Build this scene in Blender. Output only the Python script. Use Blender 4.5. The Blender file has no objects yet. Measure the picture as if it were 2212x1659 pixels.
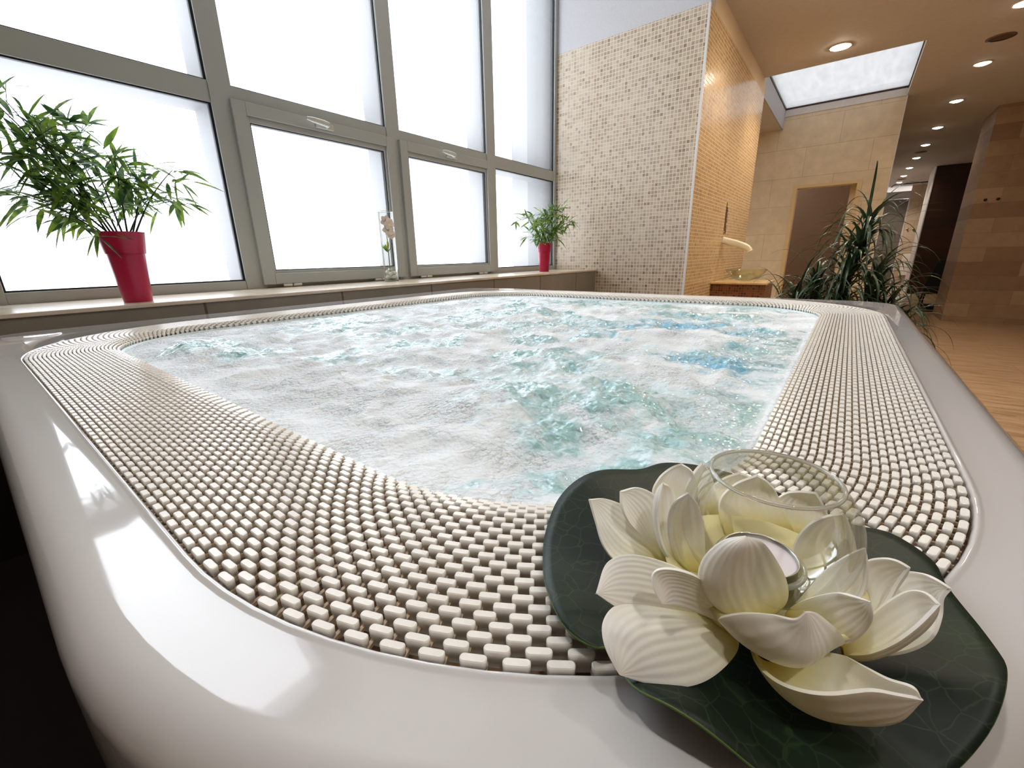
import bpy, bmesh, math, random
import numpy as np
from mathutils import Vector, Matrix
PI = math.pi
sc = bpy.context.scene
COL = sc.collection

# ------------------------------------------------------------------ camera
F_PX = 910.0
R = np.array([[0.7926054703277907, 0.16091567252576292, -0.5881179428839449],
              [0.6094181199433601, -0.24015319222319617, 0.7556030699710722],
              [-0.01965002522039256, -0.9573048577128344, -0.28841166049285855]])
cd = bpy.data.cameras.new('camera'); cam = bpy.data.objects.new('camera', cd); COL.objects.link(cam)
cd.sensor_width = 36.0; cd.lens = F_PX / 2212.0 * 36.0; cd.clip_start = 0.01; cd.clip_end = 100
m = Matrix.Identity(4)
for r_ in range(3):
    m[r_][0] = R[r_, 0]; m[r_][1] = -R[r_, 1]; m[r_][2] = -R[r_, 2]
cam.matrix_world = m
sc.camera = cam

# ------------------------------------------------------------------ world, sky light, exposure
w = bpy.data.worlds.new('world'); sc.world = w; w.use_nodes = True
bg = w.node_tree.nodes['Background']
bg.inputs['Color'].default_value = (0.90, 0.95, 1.0, 1); bg.inputs['Strength'].default_value = 4.8
sc.view_settings.view_transform = 'Standard'
sc.view_settings.look = 'None'
sc.view_settings.gamma = 1.0
sc.view_settings.exposure = 0.12
sc.view_settings.use_curve_mapping = False

def portal(loc, rot, sx, sy):
    l = bpy.data.lights.new('daylight_portal', 'AREA'); l.shape = 'RECTANGLE'; l.size = sx; l.size_y = sy
    l.cycles.is_portal = True
    o = bpy.data.objects.new('daylight_portal', l); o.location = loc; o.rotation_euler = rot; COL.objects.link(o)
    o['kind'] = 'helper'
portal((-3.0, 2.45, 1.5), (0, -PI/2, 0), 3.3, 4.9)
portal((-0.54, 9.0, 2.49), (0, 0, 0), 1.7, 2.4)

XW, XL, ZL = -3.03, -2.45, -0.165          # window plane, ledge front, ledge top
YM = 4.86                                   # mosaic wall
XG = -1.385                                 # golden return wall
ZC, ZH = 2.39, 3.3                          # low and high ceiling
ZF = -1.40                                  # floor
YB = 10.21                                  # stone wall with the doorway
ZR = -0.22                                  # tub rim

# ------------------------------------------------------------------ helpers
def px(x, y, z):                            # a point of a horizontal plane seen at a photo position
    r = R @ np.array([x - 1106.0, y - 829.5, F_PX]); return Vector(r * (z / r[2]))
def pxx(x, y, X):
    r = R @ np.array([x - 1106.0, y - 829.5, F_PX]); return Vector(r * (X / r[0]))
def pxy(x, y, Y):
    r = R @ np.array([x - 1106.0, y - 829.5, F_PX]); return Vector(r * (Y / r[1]))

def tag(o, label=None, cat=None, group=None, kind=None):
    if label: o['label'] = label
    if cat: o['category'] = cat
    if group: o['group'] = group
    if kind: o['kind'] = kind
    return o
def empty(name, loc=(0, 0, 0), rz=0):
    o = bpy.data.objects.new(name, None); o.location = loc; o.rotation_euler = (0, 0, rz); COL.objects.link(o)
    o.empty_display_size = .05
    return o
def mesh(name, V, F, mat, parent=None, smooth=False, uv=None):
    me = bpy.data.meshes.new(name); me.from_pydata([tuple(v) for v in V], [], F); me.update()
    if mat: me.materials.append(mat)
    if smooth:
        me.polygons.foreach_set('use_smooth', [True] * len(me.polygons))
    if uv is not None:
        l = me.uv_layers.new(name='UV'); idx = np.zeros(len(me.loops), dtype=np.int32)
        me.loops.foreach_get('vertex_index', idx)
        l.data.foreach_set('uv', np.array(uv, dtype=np.float32)[idx].ravel())
    o = bpy.data.objects.new(name, me); COL.objects.link(o)
    if parent: o.parent = parent
    return o
class MB:
    def __init__(s): s.V = []; s.F = []
    def add(s, V, F):
        n = len(s.V); s.V += [tuple(v) for v in V]; s.F += [tuple(i + n for i in f) for f in F]; return s
    def box(s, a, b):
        x0, y0, z0 = [min(p, q) for p, q in zip(a, b)]; x1, y1, z1 = [max(p, q) for p, q in zip(a, b)]
        return s.add([(x0,y0,z0),(x1,y0,z0),(x1,y1,z0),(x0,y1,z0),(x0,y0,z1),(x1,y0,z1),(x1,y1,z1),(x0,y1,z1)],
                     [(0,3,2,1),(4,5,6,7),(0,1,5,4),(1,2,6,5),(2,3,7,6),(3,0,4,7)])
    def tube(s, pts, rad, n=8, cap=True):
        pts = [Vector(p) for p in pts]
        rads = rad if hasattr(rad, '__len__') else [rad] * len(pts)
        up = Vector((0, 0, 1)); V = []; F = []; prev = None
        for i, p in enumerate(pts):
            t = (pts[min(i+1, len(pts)-1)] - pts[max(i-1, 0)]).normalized()
            a = prev if prev else (up if abs(t.z) < .9 else Vector((1, 0, 0)))
            a = (a - t * a.dot(t)).normalized(); prev = a; b = t.cross(a)
            for k in range(n):
                th = 2*PI*k/n; V.append(p + (a*math.cos(th) + b*math.sin(th)) * rads[i])
        for i in range(len(pts)-1):
            for k in range(n):
                k2 = (k+1) % n; F.append((i*n+k, i*n+k2, (i+1)*n+k2, (i+1)*n+k))
        if cap: F.append(tuple(range(n-1, -1, -1))); F.append(tuple((len(pts)-1)*n + k for k in range(n)))
        return s.add(V, F)
    def lathe(s, prof, c=(0, 0, 0), n=32, axis='z'):
        V = []; F = []; m_ = len(prof)
        for k in range(n):
            th = 2*PI*k/n
            for r, z in prof:
                x, y = r*math.cos(th), r*math.sin(th)
                V.append((c[0]+x, c[1]+y, c[2]+z) if axis == 'z' else (c[0]+z, c[1]+x, c[2]+y))
        for k in range(n):
            k2 = (k+1) % n
            for i in range(m_-1): F.append((k*m_+i, k2*m_+i, k2*m_+i+1, k*m_+i+1))
        return s.add(V, F)
    def build(s, name, mat, parent=None, smooth=False, bevel=0, autosmooth=None):
        o = mesh(name, s.V, s.F, mat, parent, smooth)
        if bevel:
            b = o.modifiers.new('bevel', 'BEVEL'); b.width = bevel; b.segments = 2; b.limit_method = 'ANGLE'; b.angle_limit = .6
        if autosmooth is not None:
            o.data.polygons.foreach_set('use_smooth', [True]*len(o.data.polygons))
            bm = bmesh.new(); bm.from_mesh(o.data); bmesh.ops.remove_doubles(bm, verts=bm.verts, dist=1e-6)
            for e in bm.edges:
                if len(e.link_faces) == 2 and e.calc_face_angle(0) > autosmooth: e.smooth = False
            bm.to_mesh(o.data); bm.free()
        return o

# ------------------------------------------------------------------ materials
def srgb(r, g, b):
    f = lambda c: (c/255/12.92) if c/255 <= .04045 else ((c/255+.055)/1.055)**2.4
    return (f(r), f(g), f(b), 1)
class NT:
    def __init__(s, name):
        s.m = bpy.data.materials.new(name); s.m.use_nodes = True; s.t = s.m.node_tree; s.n = s.t.nodes
        s.b = s.n['Principled BSDF']; s.out = s.n['Material Output']
    def new(s, typ, **kw):
        n = s.n.new(typ)
        for k, v in kw.items():
            if k in n.inputs: n.inputs[k].default_value = v
            else: setattr(n, k, v)
        return n
    def ln(s, a, b): s.t.links.new(a, b)
    def ramp(s, fac, stops, interp='LINEAR'):
        r = s.n.new('ShaderNodeValToRGB'); r.color_ramp.interpolation = interp
        e = r.color_ramp.elements
        while len(e) < len(stops): e.new(0.5)
        for i, (p, c) in enumerate(stops): e[i].position = p; e[i].color = c
        s.ln(fac, r.inputs[0]); return r
    def coords(s, kind='Object'):
        return s.n.new('ShaderNodeTexCoord').outputs[kind]
    def noise(s, vec, scale, detail=3, rough=.5):
        n = s.n.new('ShaderNodeTexNoise'); n.inputs['Scale'].default_value = scale
        n.inputs['Detail'].default_value = detail; n.inputs['Roughness'].default_value = rough
        if vec is not None: s.ln(vec, n.inputs['Vector'])
        return n
    def bump(s, h, strength=.3, dist=.01):
        b = s.n.new('ShaderNodeBump'); b.inputs['Strength'].default_value = strength; b.inputs['Distance'].default_value = dist
        s.ln(h, b.inputs['Height']); s.ln(b.outputs[0], s.b.inputs['Normal']); return b
    def math(s, op, a, b=None):
        n = s.n.new('ShaderNodeMath'); n.operation = op
        for i, q in enumerate((a, b)):
            if q is None: continue
            if isinstance(q, (int, float)): n.inputs[i].default_value = q
            else: s.ln(q, n.inputs[i])
        return n.outputs[0]
def plain(name, col, rough=.5, metal=0, spec=.5, **kw):
    t = NT(name); t.b.inputs['Base Color'].default_value = col; t.b.inputs['Roughness'].default_value = rough
    t.b.inputs['Metallic'].default_value = metal; t.b.inputs['Specular IOR Level'].default_value = spec
    for k, v in kw.items(): t.b.inputs[k].default_value = v
    return t.m
def speckle(name, c1, c2, scale, rough=.6, bump=0, detail=4, **kw):
    t = NT(name); co = t.coords(); n = t.noise(co, scale, detail)
    r = t.ramp(n.outputs['Fac'], [(.3, c1), (.7, c2)]); t.ln(r.outputs[0], t.b.inputs['Base Color'])
    t.b.inputs['Roughness'].default_value = rough
    if bump: t.bump(n.outputs['Fac'], bump, .01)
    for k, v in kw.items(): t.b.inputs[k].default_value = v
    return t.m

def mosaic(name, ax, stops, grout, size, rough=.25, gap=.10, tilt=.25, zoff=0):
    t = NT(name); co = t.coords(); sep = t.new('ShaderNodeSeparateXYZ'); t.ln(co, sep.inputs[0])
    u = t.math('DIVIDE', sep.outputs[ax], size); v = t.math('DIVIDE', sep.outputs['Z'], size)
    fu = t.math('FRACT', t.math('ADD', u, 1000.0)); fv = t.math('FRACT', t.math('ADD', v, 1000.0))
    iu = t.math('FLOOR', t.math('ADD', u, 1000.0)); iv = t.math('FLOOR', t.math('ADD', v, 1000.0))
    cx = t.new('ShaderNodeCombineXYZ'); t.ln(iu, cx.inputs[0]); t.ln(iv, cx.inputs[1])
    wn = t.new('ShaderNodeTexWhiteNoise'); wn.noise_dimensions = '2D'; t.ln(cx.outputs[0], wn.inputs['Vector'])
    r = t.ramp(wn.outputs['Value'], stops, 'CONSTANT')
    big = t.noise(co, 3.0, 2)
    # grout mask
    du = t.math('ABSOLUTE', t.math('SUBTRACT', fu, .5)); dv = t.math('ABSOLUTE', t.math('SUBTRACT', fv, .5))
    d = t.math('MAXIMUM', du, dv)
    g = t.math('GREATER_THAN', d, .5 - gap)
    mx = t.new('ShaderNodeMix', data_type='RGBA'); t.ln(g, mx.inputs['Factor']); t.ln(r.outputs[0], mx.inputs[6]); mx.inputs[7].default_value = grout
    t.ln(mx.outputs[2], t.b.inputs['Base Color'])
    ro = t.math('ADD', t.math('MULTIPLY', g, .6), rough); t.ln(ro, t.b.inputs['Roughness'])
    # every tile is set at a slightly different tilt
    sepc = t.new('ShaderNodeSeparateColor'); t.ln(wn.outputs['Color'], sepc.inputs[0])
    h = t.math('ADD', t.math('MULTIPLY', t.math('MULTIPLY', fu, t.math('SUBTRACT', sepc.outputs[0], .5)), tilt),
               t.math('MULTIPLY', t.math('MULTIPLY', fv, t.math('SUBTRACT', sepc.outputs[1], .5)), tilt))
    h = t.math('SUBTRACT', h, t.math('MULTIPLY', g, .5))
    t.bump(h, .5, .004)
    return t.m
def stone(name, ax, c1, c2, mort, wd, ht, rough=.45, rowz=0, mortar=.006, bumpy=.15, shades=None):
    t = NT(name); co = t.coords(); sep = t.new('ShaderNodeSeparateXYZ'); t.ln(co, sep.inputs[0])
    cx = t.new('ShaderNodeCombineXYZ'); t.ln(sep.outputs[ax], cx.inputs[0])
    if ax == 'X' and ht < 0:
        ht = -ht; t.ln(sep.outputs['Y'], cx.inputs[1])
    else: t.ln(t.math('ADD', sep.outputs['Z'], rowz), cx.inputs[1])
    b = t.new('ShaderNodeTexBrick'); t.ln(cx.outputs[0], b.inputs['Vector'])
    b.inputs['Color1'].default_value = c1; b.inputs['Color2'].default_value = c2; b.inputs['Mortar'].default_value = mort
    b.inputs['Scale'].default_value = 1.0; b.inputs['Mortar Size'].default_value = mortar
    b.inputs['Brick Width'].default_value = wd; b.inputs['Row Height'].default_value = ht; b.inputs['Bias'].default_value = 0
    n = t.noise(co, 6.0, 5, .6); mx = t.new('ShaderNodeMix', data_type='RGBA', blend_type='MULTIPLY'); mx.inputs['Factor'].default_value = .5
    r = t.ramp(n.outputs['Fac'], [(.3, (.75, .72, .68, 1)), (.7, (1.1, 1.08, 1.05, 1))])
    t.ln(b.outputs['Color'], mx.inputs[6]); t.ln(r.outputs[0], mx.inputs[7]); t.ln(mx.outputs[2], t.b.inputs['Base Color'])
    t.b.inputs['Roughness'].default_value = rough
    t.bump(t.math('ADD', t.math('MULTIPLY', b.outputs['Fac'], -1.0), t.math('MULTIPLY', n.outputs['Fac'], .3)), bumpy, .004)
    return t.m

M = {}
M['frame'] = plain('painted_aluminium', srgb(178, 182, 178), .33)
M['gasket'] = plain('black_gasket', srgb(22, 22, 26), .6)
M['clear_plastic'] = plain('white_handle_plastic', srgb(222, 222, 212), .25, **{'Transmission Weight': .25})
M['reveal'] = plain('outer_frame_paint', srgb(62, 58, 60), .6)
M['paint'] = speckle('white_painted_plaster', srgb(186, 185, 187), srgb(193, 191, 193), 60, .8)
M['ceil'] = speckle('cream_ceiling_paint', srgb(206, 200, 194), srgb(212, 206, 200), 20, .75)
M['warmpaint'] = plain('cream_wall_paint', srgb(222, 196, 160), .7)
M['ledge_top'] = speckle('polished_travertine', srgb(206, 190, 168), srgb(226, 212, 192), 9, .22)
M['ledge_front'] = stone('ledge_tile', 'Y', srgb(140, 132, 120), srgb(132, 124, 112), srgb(84, 78, 70), .73, 2.0, .5, 3.0, .006)
M['mosaic'] = mosaic('beige_stone_mosaic', 'X', [(0, srgb(186, 170, 150)), (.22, srgb(172, 156, 136)), (.45, srgb(160, 144, 124)), (.62, srgb(178, 164, 142)), (.74, srgb(150, 132, 112)), (.88, srgb(168, 148, 130)), (.96, srgb(134, 114, 96))], srgb(212, 198, 176), .0365)
M['gold'] = mosaic('golden_mosaic', 'Y', [(0, srgb(208, 174, 128)), (.3, srgb(198, 161, 112)), (.6, srgb(186, 148, 100)), (.85, srgb(166, 128, 86))], srgb(232, 204, 160), .0365, rough=.18, gap=.09, tilt=.5)
M['brownmosaic'] = mosaic('brown_mosaic', 'X', [(0, srgb(128, 78, 46)), (.4, srgb(110, 64, 38)), (.8, srgb(82, 46, 28))], srgb(146, 96, 62), .03, rough=.3)
M['stone'] = stone('beige_limestone_tile', 'X', srgb(222, 204, 172), srgb(216, 198, 166), srgb(190, 170, 138), .96, .5, .5, .17, .004)
M['pillar'] = stone('mixed_stone_tile', 'X', srgb(180, 154, 126), srgb(148, 120, 96), srgb(130, 104, 82), 1.0, .26, .5, 0, .002, .3)
M['darkwood'] = stone('dark_brown_stone', 'X', srgb(72, 44, 30), srgb(58, 35, 24), srgb(44, 27, 19), 1.0, .3, .5, 0, .003)
M['darkroom'] = plain('dark_brown_wall', srgb(98, 72, 50), .7)
M['black'] = plain('black_fabric', srgb(14, 12, 12), .8)
M['whitetrim'] = plain('white_corner_trim', srgb(214, 210, 206), .4)
M['shade'] = plain('painted_deep_shade', srgb(20, 13, 11), .8, 0, .2)  # near-black colour that stands in for deep shade
M['cream_plastic'] = plain('spout_acrylic', srgb(238, 230, 206), .12)
M['steel'] = plain('brushed_steel', srgb(180, 178, 172), .3, 1.0)
M['darkmetal'] = plain('dark_metal', srgb(70, 52, 40), .4, .8)
# floor: warm travertine with long veins
t = NT('travertine_floor'); co = t.coords(); mp = t.new('ShaderNodeMapping'); t.ln(co, mp.inputs[0]); mp.inputs['Scale'].default_value = (1.2, 6.0, 1)
n = t.noise(mp.outputs[0], 2.2, 7, .62); r = t.ramp(n.outputs['Fac'], [(.3, srgb(158, 124, 92)), (.5, srgb(192, 160, 124)), (.72, srgb(214, 188, 154))])
sp = t.new('ShaderNodeTexBrick'); t.ln(co, sp.inputs['Vector']); sp.inputs['Scale'].default_value = 1; sp.inputs['Brick Width'].default_value = 1.2; sp.inputs['Row Height'].default_value = .6
sp.inputs['Mortar Size'].default_value = .004; sp.inputs['Color1'].default_value = (1, 1, 1, 1); sp.inputs['Color2'].default_value = (.9, .88, .86, 1); sp.inputs['Mortar'].default_value = (.62, .56, .5, 1)
mx = t.new('ShaderNodeMix', data_type='RGBA', blend_type='MULTIPLY'); mx.inputs['Factor'].default_value = 1; t.ln(r.outputs[0], mx.inputs[6]); t.ln(sp.outputs[0], mx.inputs[7])
t.ln(mx.outputs[2], t.b.inputs['Base Color']); t.b.inputs['Roughness'].default_value = .28
M['floor'] = t.m
# frosted panes: part of the daylight goes straight through, part is scattered
def pane_mat(name, tr, col):
    t = NT(name); t.n.remove(t.b)
    a = t.new('ShaderNodeBsdfTransparent'); a.inputs[0].default_value = (.97, .98, 1, 1)
    b = t.new('ShaderNodeBsdfTranslucent'); b.inputs[0].default_value = col
    g = t.new('ShaderNodeBsdfGlossy'); g.inputs['Roughness'].default_value = .08
    m1 = t.new('ShaderNodeMixShader'); m1.inputs[0].default_value = tr; t.ln(a.outputs[0], m1.inputs[1]); t.ln(b.outputs[0], m1.inputs[2])
    m2 = t.new('ShaderNodeMixShader'); m2.inputs[0].default_value = .04; t.ln(m1.outputs[0], m2.inputs[1]); t.ln(g.outputs[0], m2.inputs[2])
    t.ln(m2.outputs[0], t.out.inputs[0]); return t.m
M['pane'] = pane_mat('frosted_glass', .15, (.93, .93, .93, 1))
def clear_glass(name, tint, ior=1.45, rough=0.0):
    t = NT(name); t.n.remove(t.b)
    g = t.new('ShaderNodeBsdfGlass'); g.inputs['Color'].default_value = tint; g.inputs['IOR'].default_value = ior; g.inputs['Roughness'].default_value = rough
    a = t.new('ShaderNodeBsdfTransparent'); a.inputs[0].default_value = tint
    lp = t.new('ShaderNodeMixShader'); lp.inputs[0].default_value = .0
    t.ln(g.outputs[0], t.out.inputs[0]); return t.m
def thin_glass(name, tint, k=1.0):
    # a single thin wall: mostly transparent, mirror-like at grazing angles
    t = NT(name); t.n.remove(t.b)
    lw = t.new('ShaderNodeLayerWeight'); lw.inputs['Blend'].default_value = .28
    g = t.new('ShaderNodeBsdfGlossy'); g.inputs['Roughness'].default_value = .02
    a = t.new('ShaderNodeBsdfTransparent'); a.inputs[0].default_value = tint
    m1 = t.new('ShaderNodeMixShader'); f = t.math('MULTIPLY', lw.outputs['Fresnel'], k); f = t.math('MINIMUM', f, 1.0)
    t.ln(f, m1.inputs[0]); t.ln(a.outputs[0], m1.inputs[1]); t.ln(g.outputs[0], m1.inputs[2]); t.ln(m1.outputs[0], t.out.inputs[0]); return t.m
M['glass'] = thin_glass('clear_glass', (.985, .985, .965, 1), .6)
M['greenglass'] = thin_glass('green_tinted_glass', (.94, .955, .885, 1), .6)
M['greyglass'] = plain('grey_glass_door', srgb(112, 106, 100), .15)
# skylight pane with dirt streaks
t = NT('skylight_glass'); t.n.remove(t.b); co = t.coords()
mp = t.new('ShaderNodeMapping'); t.ln(co, mp.inputs[0]); mp.inputs['Scale'].default_value = (5, 1.0, 1); n = t.noise(mp.outputs[0], 2, 3, .6)
r = t.ramp(n.outputs['Fac'], [(.34, (.29, .272, .262, 1)), (.46, (.32, .30, .29, 1)), (.66, (.36, .34, .325, 1))])
a = t.new('ShaderNodeBsdfTransparent'); t.ln(r.outputs[0], a.inputs[0])
b = t.new('ShaderNodeBsdfTranslucent'); b.inputs[0].default_value = (.5, .5, .5, 1)
m1 = t.new('ShaderNodeMixShader'); m1.inputs[0].default_value = .55; t.ln(a.outputs[0], m1.inputs[1]); t.ln(b.outputs[0], m1.inputs[2]); t.ln(m1.outputs[0], t.out.inputs[0])
M['skyglass'] = t.m
# acrylic shell
M['acrylic'] = plain('white_acrylic', srgb(206, 203, 201), .07, 0, .6, **{'Coat Weight': .6, 'Coat Roughness': .03})
M['basin'] = plain('basin_acrylic', srgb(220, 236, 236), .3)
M['gutter'] = plain('gutter_plastic', srgb(142, 112, 84), .6)
M['rod'] = plain('rod_plastic', srgb(206, 182, 152), .5)
t = NT('grating_plastic'); co = t.coords('Object'); n = t.noise(co, 90, 2); r = t.ramp(n.outputs['Fac'], [(.3, srgb(238, 233, 224)), (.7, srgb(246, 242, 234))])
t.ln(r.outputs[0], t.b.inputs['Base Color']); t.b.inputs['Roughness'].default_value = .22
M['grate'] = t.m
M['lamp_ring'] = plain('lamp_ring', srgb(225, 215, 200), .4)
def emit(name, col, s):
    t = NT(name); t.n.remove(t.b); e = t.new('ShaderNodeEmission'); e.inputs[0].default_value = col; e.inputs[1].default_value = s
    t.ln(e.outputs[0], t.out.inputs[0]); return t.m
M['lamp'] = emit('lamp_lens', (1, .90, .76, 1), 22); M['lamp_big'] = emit('lamp_lens_bright', (1, .88, .72, 1), 110)
M['pot'] = plain('raspberry_plastic', srgb(176, 16, 66), .28, 0, .5, **{'Transmission Weight': 0.0, 'Subsurface Weight': .15, 'Subsurface Radius': (.02, .004, .006)})
M['soil'] = speckle('soil', srgb(50, 36, 26), srgb(76, 58, 42), 80, .9)
M['stem'] = plain('dark_bamboo_stem', srgb(34, 38, 26), .5)
def leafmat(name, stops, scale, rough=.45, trans=.35):
    t = NT(name); co = t.coords(); n = t.noise(co, scale, 1)
    r = t.ramp(n.outputs['Fac'], stops); t.ln(r.outputs[0], t.b.inputs['Base Color']); t.b.inputs['Roughness'].default_value = rough
    tr = t.new('ShaderNodeBsdfTranslucent'); t.ln(r.outputs[0], tr.inputs[0])
    ms = t.new('ShaderNodeMixShader'); ms.inputs[0].default_value = trans; t.ln(t.b.outputs[0], ms.inputs[1]); t.ln(tr.outputs[0], ms.inputs[2]); t.ln(ms.outputs[0], t.out.inputs[0])
    return t.m
M['bamboo'] = leafmat('bamboo_leaf', [(.35, srgb(58, 92, 52)), (.5, srgb(104, 140, 62)), (.62, srgb(150, 180, 66)), (.75, srgb(70, 104, 70))], 22)
M['dracaena'] = leafmat('ribbon_leaf', [(.3, srgb(34, 52, 34)), (.6, srgb(52, 74, 46)), (.8, srgb(84, 84, 48))], 14, .35, .12)

# ------------------------------------------------------------------ the room
def struct(name, mb, mat, bevel=0):
    o = mb.build(name, mat, bevel=bevel); o['kind'] = 'structure'; return o
b = MB(); b.box((-3.4, -4, ZF-.1), (6.2, 30, ZF)); struct('floor', b, M['floor'])
# low ceiling with the skylight opening x XG..0.31, y 7.83..10.2
b = MB()
b.box((XG, -4, ZC), (6.2, 7.83, ZC+.13)); b.box((.31, 7.83, ZC), (6.2, 10.2, ZC+.13)); b.box((XG, 10.2, ZC), (6.2, 30, ZC+.13))
b.box((-3.3, -4, ZH), (XG+.1, YM+.1, ZH+.1))
b.box((XG, -4, ZC+.13), (XG+.1, YM+.1, ZH))          # upstand between the two heights
b.box((-3.3, 7.97, 2.19), (XG-.021, YB, 2.3)); b.box((XG-.4, YM+.151, ZC), (XG, 7.97, ZC+.13))           # low soffit left of the shaft
struct('ceiling', b, M['ceil'])
b = MB(); b.box((XG-.02, 7.97, 2.18), (XG, YB, 2.62)); b.box((XG, 7.79, ZC+.131), (.33, 7.83, 2.62)); b.box((.31, 7.83, ZC+.131), (.35, YB, 2.62)); b.box((XG, YB, ZC+.02), (.32, YB+.04, 2.62))
struct('trim_1', b, M['paint'])
b = MB(); b.box((XG-.02, 7.79, 2.53), (.35, YB+.04, 2.54))
o = struct('window_5', b, M['skyglass'])
b = MB(); 
for (x0, y0, x1, y1) in ((XG, 7.83, XG+.012, YB), (.298, 7.83, .31, YB), (XG, YB-.012, .31, YB)): b.box((x0, y0, 2.5), (x1, y1, 2.529))
f = b.build('glazing_frame', M['darkmetal'], o)
# window wall: solid parts above and below the glazing
b = MB(); b.box((XW-.25, -4, ZF), (XW, YM, ZL)); b.box((XW-.25, -4, 3.12), (XW, YM, ZH)); b.box((XW-.25, -4, ZL), (XW, .02, 3.12))
struct('wall_left', b, M['paint'])
# mosaic wall with painted band
b = MB(); b.box((XW-.25, YM, ZF), (XG-.018, YM+.15, 2.2)); struct('wall_back', b, M['mosaic'])
b = MB(); b.box((XW-.25, YM+.002, 2.2), (XG-.0, YM+.15, ZH)); struct('trim_2', b, M['paint'])
b = MB(); b.box((XG-.018, YM-.003, ZF), (XG+.003, YM+.02, 2.2)); struct('trim_3', b, M['whitetrim'])
# golden return wall
b = MB(); b.box((XG-.3, YM+.151, ZF), (XG, 7.97, 2.2)); b.box((XG-.02, YM+.02, ZF), (XG, YM+.151, 2.2)); struct('wall_right', b, M['gold'])
b = MB(); b.box((XG-.3, YM+.151, 2.2), (XG-.001, 7.97, ZC)); struct('trim_4', b, M['warmpaint'])
# stone wall with doorway
b = MB()
b.box((-3.4, YB, ZF), (-1.06, YB+.3, 2.45)); b.box((-.055, YB, ZF), (.315, YB+.3, ZC+.1)); b.box((-1.0601, YB, 1.18), (-.0549, YB+.3, ZC+.1))
b.box((-.2, YB+.3, ZF), (.315, 14, ZC)); b.box((-3.4, YB+.3, ZF), (-3.3, 14, ZC))
struct('wall_far', b, M['stone'])
b = MB(); b.box((-3.3, 13.2, ZF), (-.2, 13.3, ZC)); struct('wall_room', b, M['darkroom'])
b = MB(); b.box((.31, YB-.004, ZF), (.322, YB+.02, ZC)); struct('trim_5', b, M['whitetrim'])
d = empty('door_1', (-.56, YB, ZF)); d['kind'] = 'structure'
b = MB(); b.box((-1.07, YB-.015, ZF), (-1.005, YB+.2, 1.135)); b.box((-.113, YB-.015, ZF), (-.045, YB+.2, 1.135)); b.box((-1.07, YB-.015, 1.135), (-.045, YB+.2, 1.19))
o = b.build('door_frame', plain('beige_door_frame', srgb(214, 186, 140), .4), None); o.parent = d; o.location = -Vector(d.location)
b = MB(); b.box((-3.29, YM+.3, ZF), (-3.2, YB, ZC)); struct('wall_recess', b, M['stone'])
# corridor end and outer walls
b = MB(); b.box((1.5, 24, ZF), (6.2, 24.2, ZC)); struct('wall_corridor', b, stone('pale_corridor_tile', 'X', srgb(206, 188, 166), srgb(194, 174, 150), srgb(170, 150, 130), 1.2, .36, .5))
b = MB(); b.box((-.3, 14.0, ZF), (.31, 29.9, ZC)); struct('wall_passage', b, M['paint'])
b = MB(); b.box((.31, 29.5, ZF), (1.6, 29.7, ZC)); b.box((.6, 24, 1.93), (1.5, 24.2, 2.2)); struct('wall_end', b, M['paint'])
b = MB(); b.box((6.1, -4, ZF), (6.2, 24, ZC)); struct('wall_side', b, M['warmpaint'])
b = MB(); b.box((-3.4, -4.1, ZF), (6.2, -4, ZH)); struct('wall_front', b, M['warmpaint'])
b = MB(); b.box((1.65, 12.0, ZF), (6.1, 13.2, ZC)); struct('wall_column', b, M['pillar'])
b = MB(); b.box((1.65, 19.1, ZF), (6.1, 20.3, ZC)); struct('wall_partition', b, M['darkwood'])
b = MB(); b.box((1.625, 19.09, ZF), (1.65, 20.3, ZC)); struct('trim_6', b, M['whitetrim'])
d = empty('door_2', (1.1, 24, ZF)); d['kind'] = 'structure'
o = MB().box((-.33, 0, 0), (.38, .04, 3.31)).build('glass_leaf', M['greyglass'], d)
o = MB().box((-.37, -.02, 0), (-.33, .06, 3.33)).box((.38, -.02, 0), (.42, .06, 3.33)).build('door_frame', M['whitetrim'], d)
# ledge under the windows
lg = empty('window_ledge', (0, 0, 0)); lg['kind'] = 'structure'; lg.name = 'trim_7'
MB().box((XW, -4, ZL-.018), (XL+.008, YM, ZL)).build('ledge_slab', M['ledge_top'], lg, bevel=.003)
MB().box((XW, 0, ZF), (XL, YM, ZL-.018)).build('ledge_face', M['ledge_front'], lg)
MB().box((XW, -4, ZF), (XL, 0, ZL-.018)).build('ledge_shade_face', M['shade'], lg)  # ledge front carried on, with the shade put into its colour

# ------------------------------------------------------------------ windows
def ring(mb, y0, y1, z0, z1, wy0, wy1, wz0, wz1, x0, x1):     # rectangular frame, bar widths given per side
    mb.box((x0, y0, z0), (x1, y0+wy0, z1)); mb.box((x0, y1-wy1, z0), (x1, y1, z1))
    mb.box((x0, y0+wy0, z0), (x1, y1-wy1, z0+wz0)); mb.box((x0, y0+wy0, z1-wz1), (x1, y1-wy1, z1))
mull = [(.02, .14), (1.155, 1.275), (2.36, 2.485), (3.56, 3.69), (4.81, 4.86)]
b = MB()
for i, (a, c) in enumerate(mull): b.box((XW-.01, a, ZL), (XW+.004, c, 3.12))
for i, (a, c) in enumerate(mull): b.box((XW-.06, a+.02, ZL), (XW-.01, c-.02 if i < 4 else c, 3.12))
o = struct('trim_8', b, M['frame'], .002)
ys = [(.14, 1.155), (1.275, 2.36), (2.485, 3.56), (3.69, 4.81)]
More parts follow.
